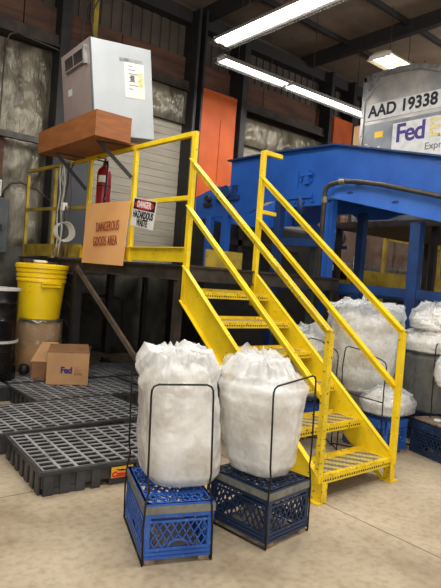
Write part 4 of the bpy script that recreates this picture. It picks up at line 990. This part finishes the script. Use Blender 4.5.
crest(bl_, 0.02, 0.0, 0.62, 0.17, 0.17, 0.2, 3.3); crest(bl_, 0.10, 0.06, 0.62, 0.14, 0.15, 1.2, 5.1); crest(bl_, -0.1, 0.03, 0.62, 0.13, 0.14, -0.9, 8.4)

# front right crate, frame and bag
A2 = 6.0; RW, RD = 0.385, 0.46; cR = Vector((-0.785, -0.308, 0))+dirv(A2)*(RW/2)+dirv(A2+90)*(RD/2)
crate('dark navy milk crate beside the stair foot, under the right front bag', cR.x, cR.y, rad(A2), 'navy_plastic', wd=RW, dp=RD, h=0.30)
wire_frame('wire frame around the navy crate at the stair foot', cR.x, cR.y, rad(A2), 0.925, wd=RW, dp=RD, tilt=0.04, shl=-0.045, shr=-0.035)
br_ = bag('plastic_bag', 'tall white plastic bag with loose top film on the navy crate', cR.x-0.03, cR.y+0.02, rad(A2), [(0, 0.42), (0.04, 0.72), (0.14, 0.86), (0.4, 0.96), (0.7, 1.04), (0.80, 1.10), (0.88, 0.95), (0.95, 0.6), (1, 0.12)], 0.333, 1.01, 0.19, 0.235, 4.0, shear=(0.035, 0.0), hem=(0.77, 0.84), topz=0.84)
crest(br_, -0.03, 0.02, 0.58, 0.15, 0.20, 0.3, 13.3, 0.06); crest(br_, 0.08, -0.04, 0.58, 0.12, 0.20, 1.4, 15.1, 0.05); crest(br_, -0.08, 0.12, 0.58, 0.13, 0.17, -0.8, 18.4); crest(br_, 0.03, 0.1, 0.58, 0.1, 0.20, 0.0, 21.4)

# crates and bags behind the stairs
crate('blue milk crate just right of the stair foot, behind the handrail', 1.525, 0.60, 0, 'blue_plastic', strap=False)
crate('blue milk crate seen between the lower treads, behind the stairs', 1.22, 1.31, 0, 'blue_plastic', strap=False)
b3 = bag('plastic_bag', 'large clear shiny plastic bag bulging beside the right handrail', 1.60, 0.86, rad(-38), [(0, 0.25), (0.06, 0.55), (0.25, 0.82), (0.5, 0.95), (0.8, 0.98), (0.95, 0.92), (1, 0.3)], 0.46, 1.31, 0.345, 0.26, 9.0, material='film_clear', amp=1.5, topz=0.88)
crest(b3, 0.16, -0.04, 0.66, 0.20, 0.24, 0.0, 31.0, 0.03, 'film_clear'); crest(b3, -0.12, -0.02, 0.68, 0.18, 0.20, 0.1, 35.0, 0.03, 'film_clear'); crest(b3, 0.02, 0.08, 0.68, 0.2, 0.20, 0.3, 37.0, 0.03, 'film_clear')
b4 = bag('plastic_bag', 'loose clear film bundle lying on the blue crate below the large bag', 1.60, 0.53, 0, [(0, 0.5), (0.2, 0.95), (0.6, 1.0), (0.85, 0.8), (1, 0.2)], 0.318, 0.56, 0.26, 0.20, 12.0, material='film_clear', amp=1.3, topamp=1.2)
b5 = bag('plastic_bag', 'clear plastic bag seen through the stairs, left of the large shiny bag', 1.32, 1.34, rad(-38), [(0, 0.4), (0.1, 0.85), (0.5, 1.0), (0.85, 0.95), (1, 0.2)], 0.318, 1.06, 0.22, 0.20, 15.0, material='film_clear', amp=1.2)
def free_hoop(label, a, b_, z0, z1, bar=None):
    """a, b_ are the feet of a single free standing hoop, z0 and z1 its corner heights"""
    t = thing('wire_frame', label, 'wire frame', (a[0], a[1], 0), 0, 'black wire bag holders')
    ax, ay = a; bx_, by = b_; P_ = lambda k, z: ((bx_-ax)*k, (by-ay)*k, z)
    MB().tube([P_(0, 0.006), P_(0, z0-0.35), P_(-0.02, z0-0.2), P_(0.01, z0-0.05), P_(0.03, z0-0.01), P_(0.10, z0), P_(0.45, z0-0.02), P_(0.55, z0-0.05), P_(0.85, z1+0.015), P_(0.96, z1-0.01), P_(1.0, z1-0.05), P_(0.98, z1-0.25), P_(1.0, 0.006)], 0.0055, 8).build('wire_hoop', M['wire'], t, smooth=True)
    if bar: MB().tube([P_(0, bar[0]), P_(0.99, bar[1])], 0.0055, 8).build('cross_wire', M['wire'], t)
    MB().tube([P_(0, 0.006), (0.12, 0.16, 0.006), ((bx_-ax)+0.12, (by-ay)+0.16, 0.006), P_(1, 0.006)], 0.0055, 8).build('floor_runner', M['wire'], t)
free_hoop('wire hoop behind the right handrail in front of the large shiny bag', (1.10, 0.70), (1.27, 0.36), 0.965, 0.87, (0.55, 0.50))
free_hoop('wire hoop behind the stairs in front of the left rear bag', (0.96, 1.03), (1.17, 0.82), 1.0, 0.90)
# far right group
crate('dark navy milk crate at the right edge with a plank on top', 1.885, 0.105, rad(-15), 'navy_plastic', strap=False, blocks=False, h=0.30)
pk = MB().box(-0.15, 0.15, -0.20, 0.22, 0, 0.02); pk.xf(T(1.90, 0.12, 0.301) @ RZ(rad(-15))); tag(pk.build('wooden_plank', M['block'], bevel=0.004), 'brown wooden plank lying on the navy crate at the right edge', 'plank')
pk = MB().lathe([(0.03, 0), (0.035, 0.004), (0.035, 0.014), (0.028, 0.02)], (1.86, 0.16, 0.322), 20); tag(pk.build('white_cap', M['white'], smooth='auto'), 'small white cap on the plank at the right edge', 'cap')
crate('dark crate behind the navy crate at the right edge, under the smoky bag', 2.30, 0.45, 0, 'navy_plastic', strap=False)
bag('plastic_bag', 'smoky grey plastic bag standing behind the navy crate at right', 2.13, 0.45, 0, [(0, 0.5), (0.06, 0.9), (0.5, 1.0), (0.9, 1.0), (1, 0.2)], 0.318, 0.93, 0.17, 0.24, 22.0, material='film_grey', fill=False, amp=0.5, topamp=0.5)
wire_frame('wire frame around the smoky bag at the right edge', 2.08, 0.46, 0, 1.03, wd=0.30, dp=0.36)
bag('plastic_bag', 'white plastic bag in the top of the right edge wire frame', 2.13, 0.45, 0, [(0, 0.5), (0.15, 0.95), (0.5, 1.05), (0.85, 0.8), (1, 0.2)], 0.90, 1.14, 0.18, 0.24, 25.0, amp=1.3, topamp=1.3)
bag('plastic_bag', 'crumpled clear bag topmost at the right edge', 2.12, 0.42, rad(20), [(0, 0.4), (0.2, 0.95), (0.5, 1.05), (0.8, 0.9), (1, 0.3)], 1.12, 1.36, 0.14, 0.22, 28.0, material='film_clear', amp=1.8, topamp=1.6)
bag('plastic_bag', 'crumpled clear bag hanging low at the right edge', 1.86, 0.02, 0, [(0, 0.3), (0.2, 0.8), (0.5, 1.0), (0.8, 0.9), (1, 0.3)], 0.62, 0.92, 0.14, 0.17, 33.0, material='film_clear', amp=1.6, topamp=1.6)
# black cover sheet beside the drums
o = MB().lathe([(0.02, 0), (0.06, 0.01), (0.07, 0.05), (0.05, 0.10), (0.02, 0.11)], n=20, mtx=T(-0.66, 4.02, PZ+0.08) @ Matrix.Rotation(rad(90), 4, 'Y')).build('black_cap', M['black'], smooth=True); tag(o, 'round black cap lying between the black and tan drums', 'cap')
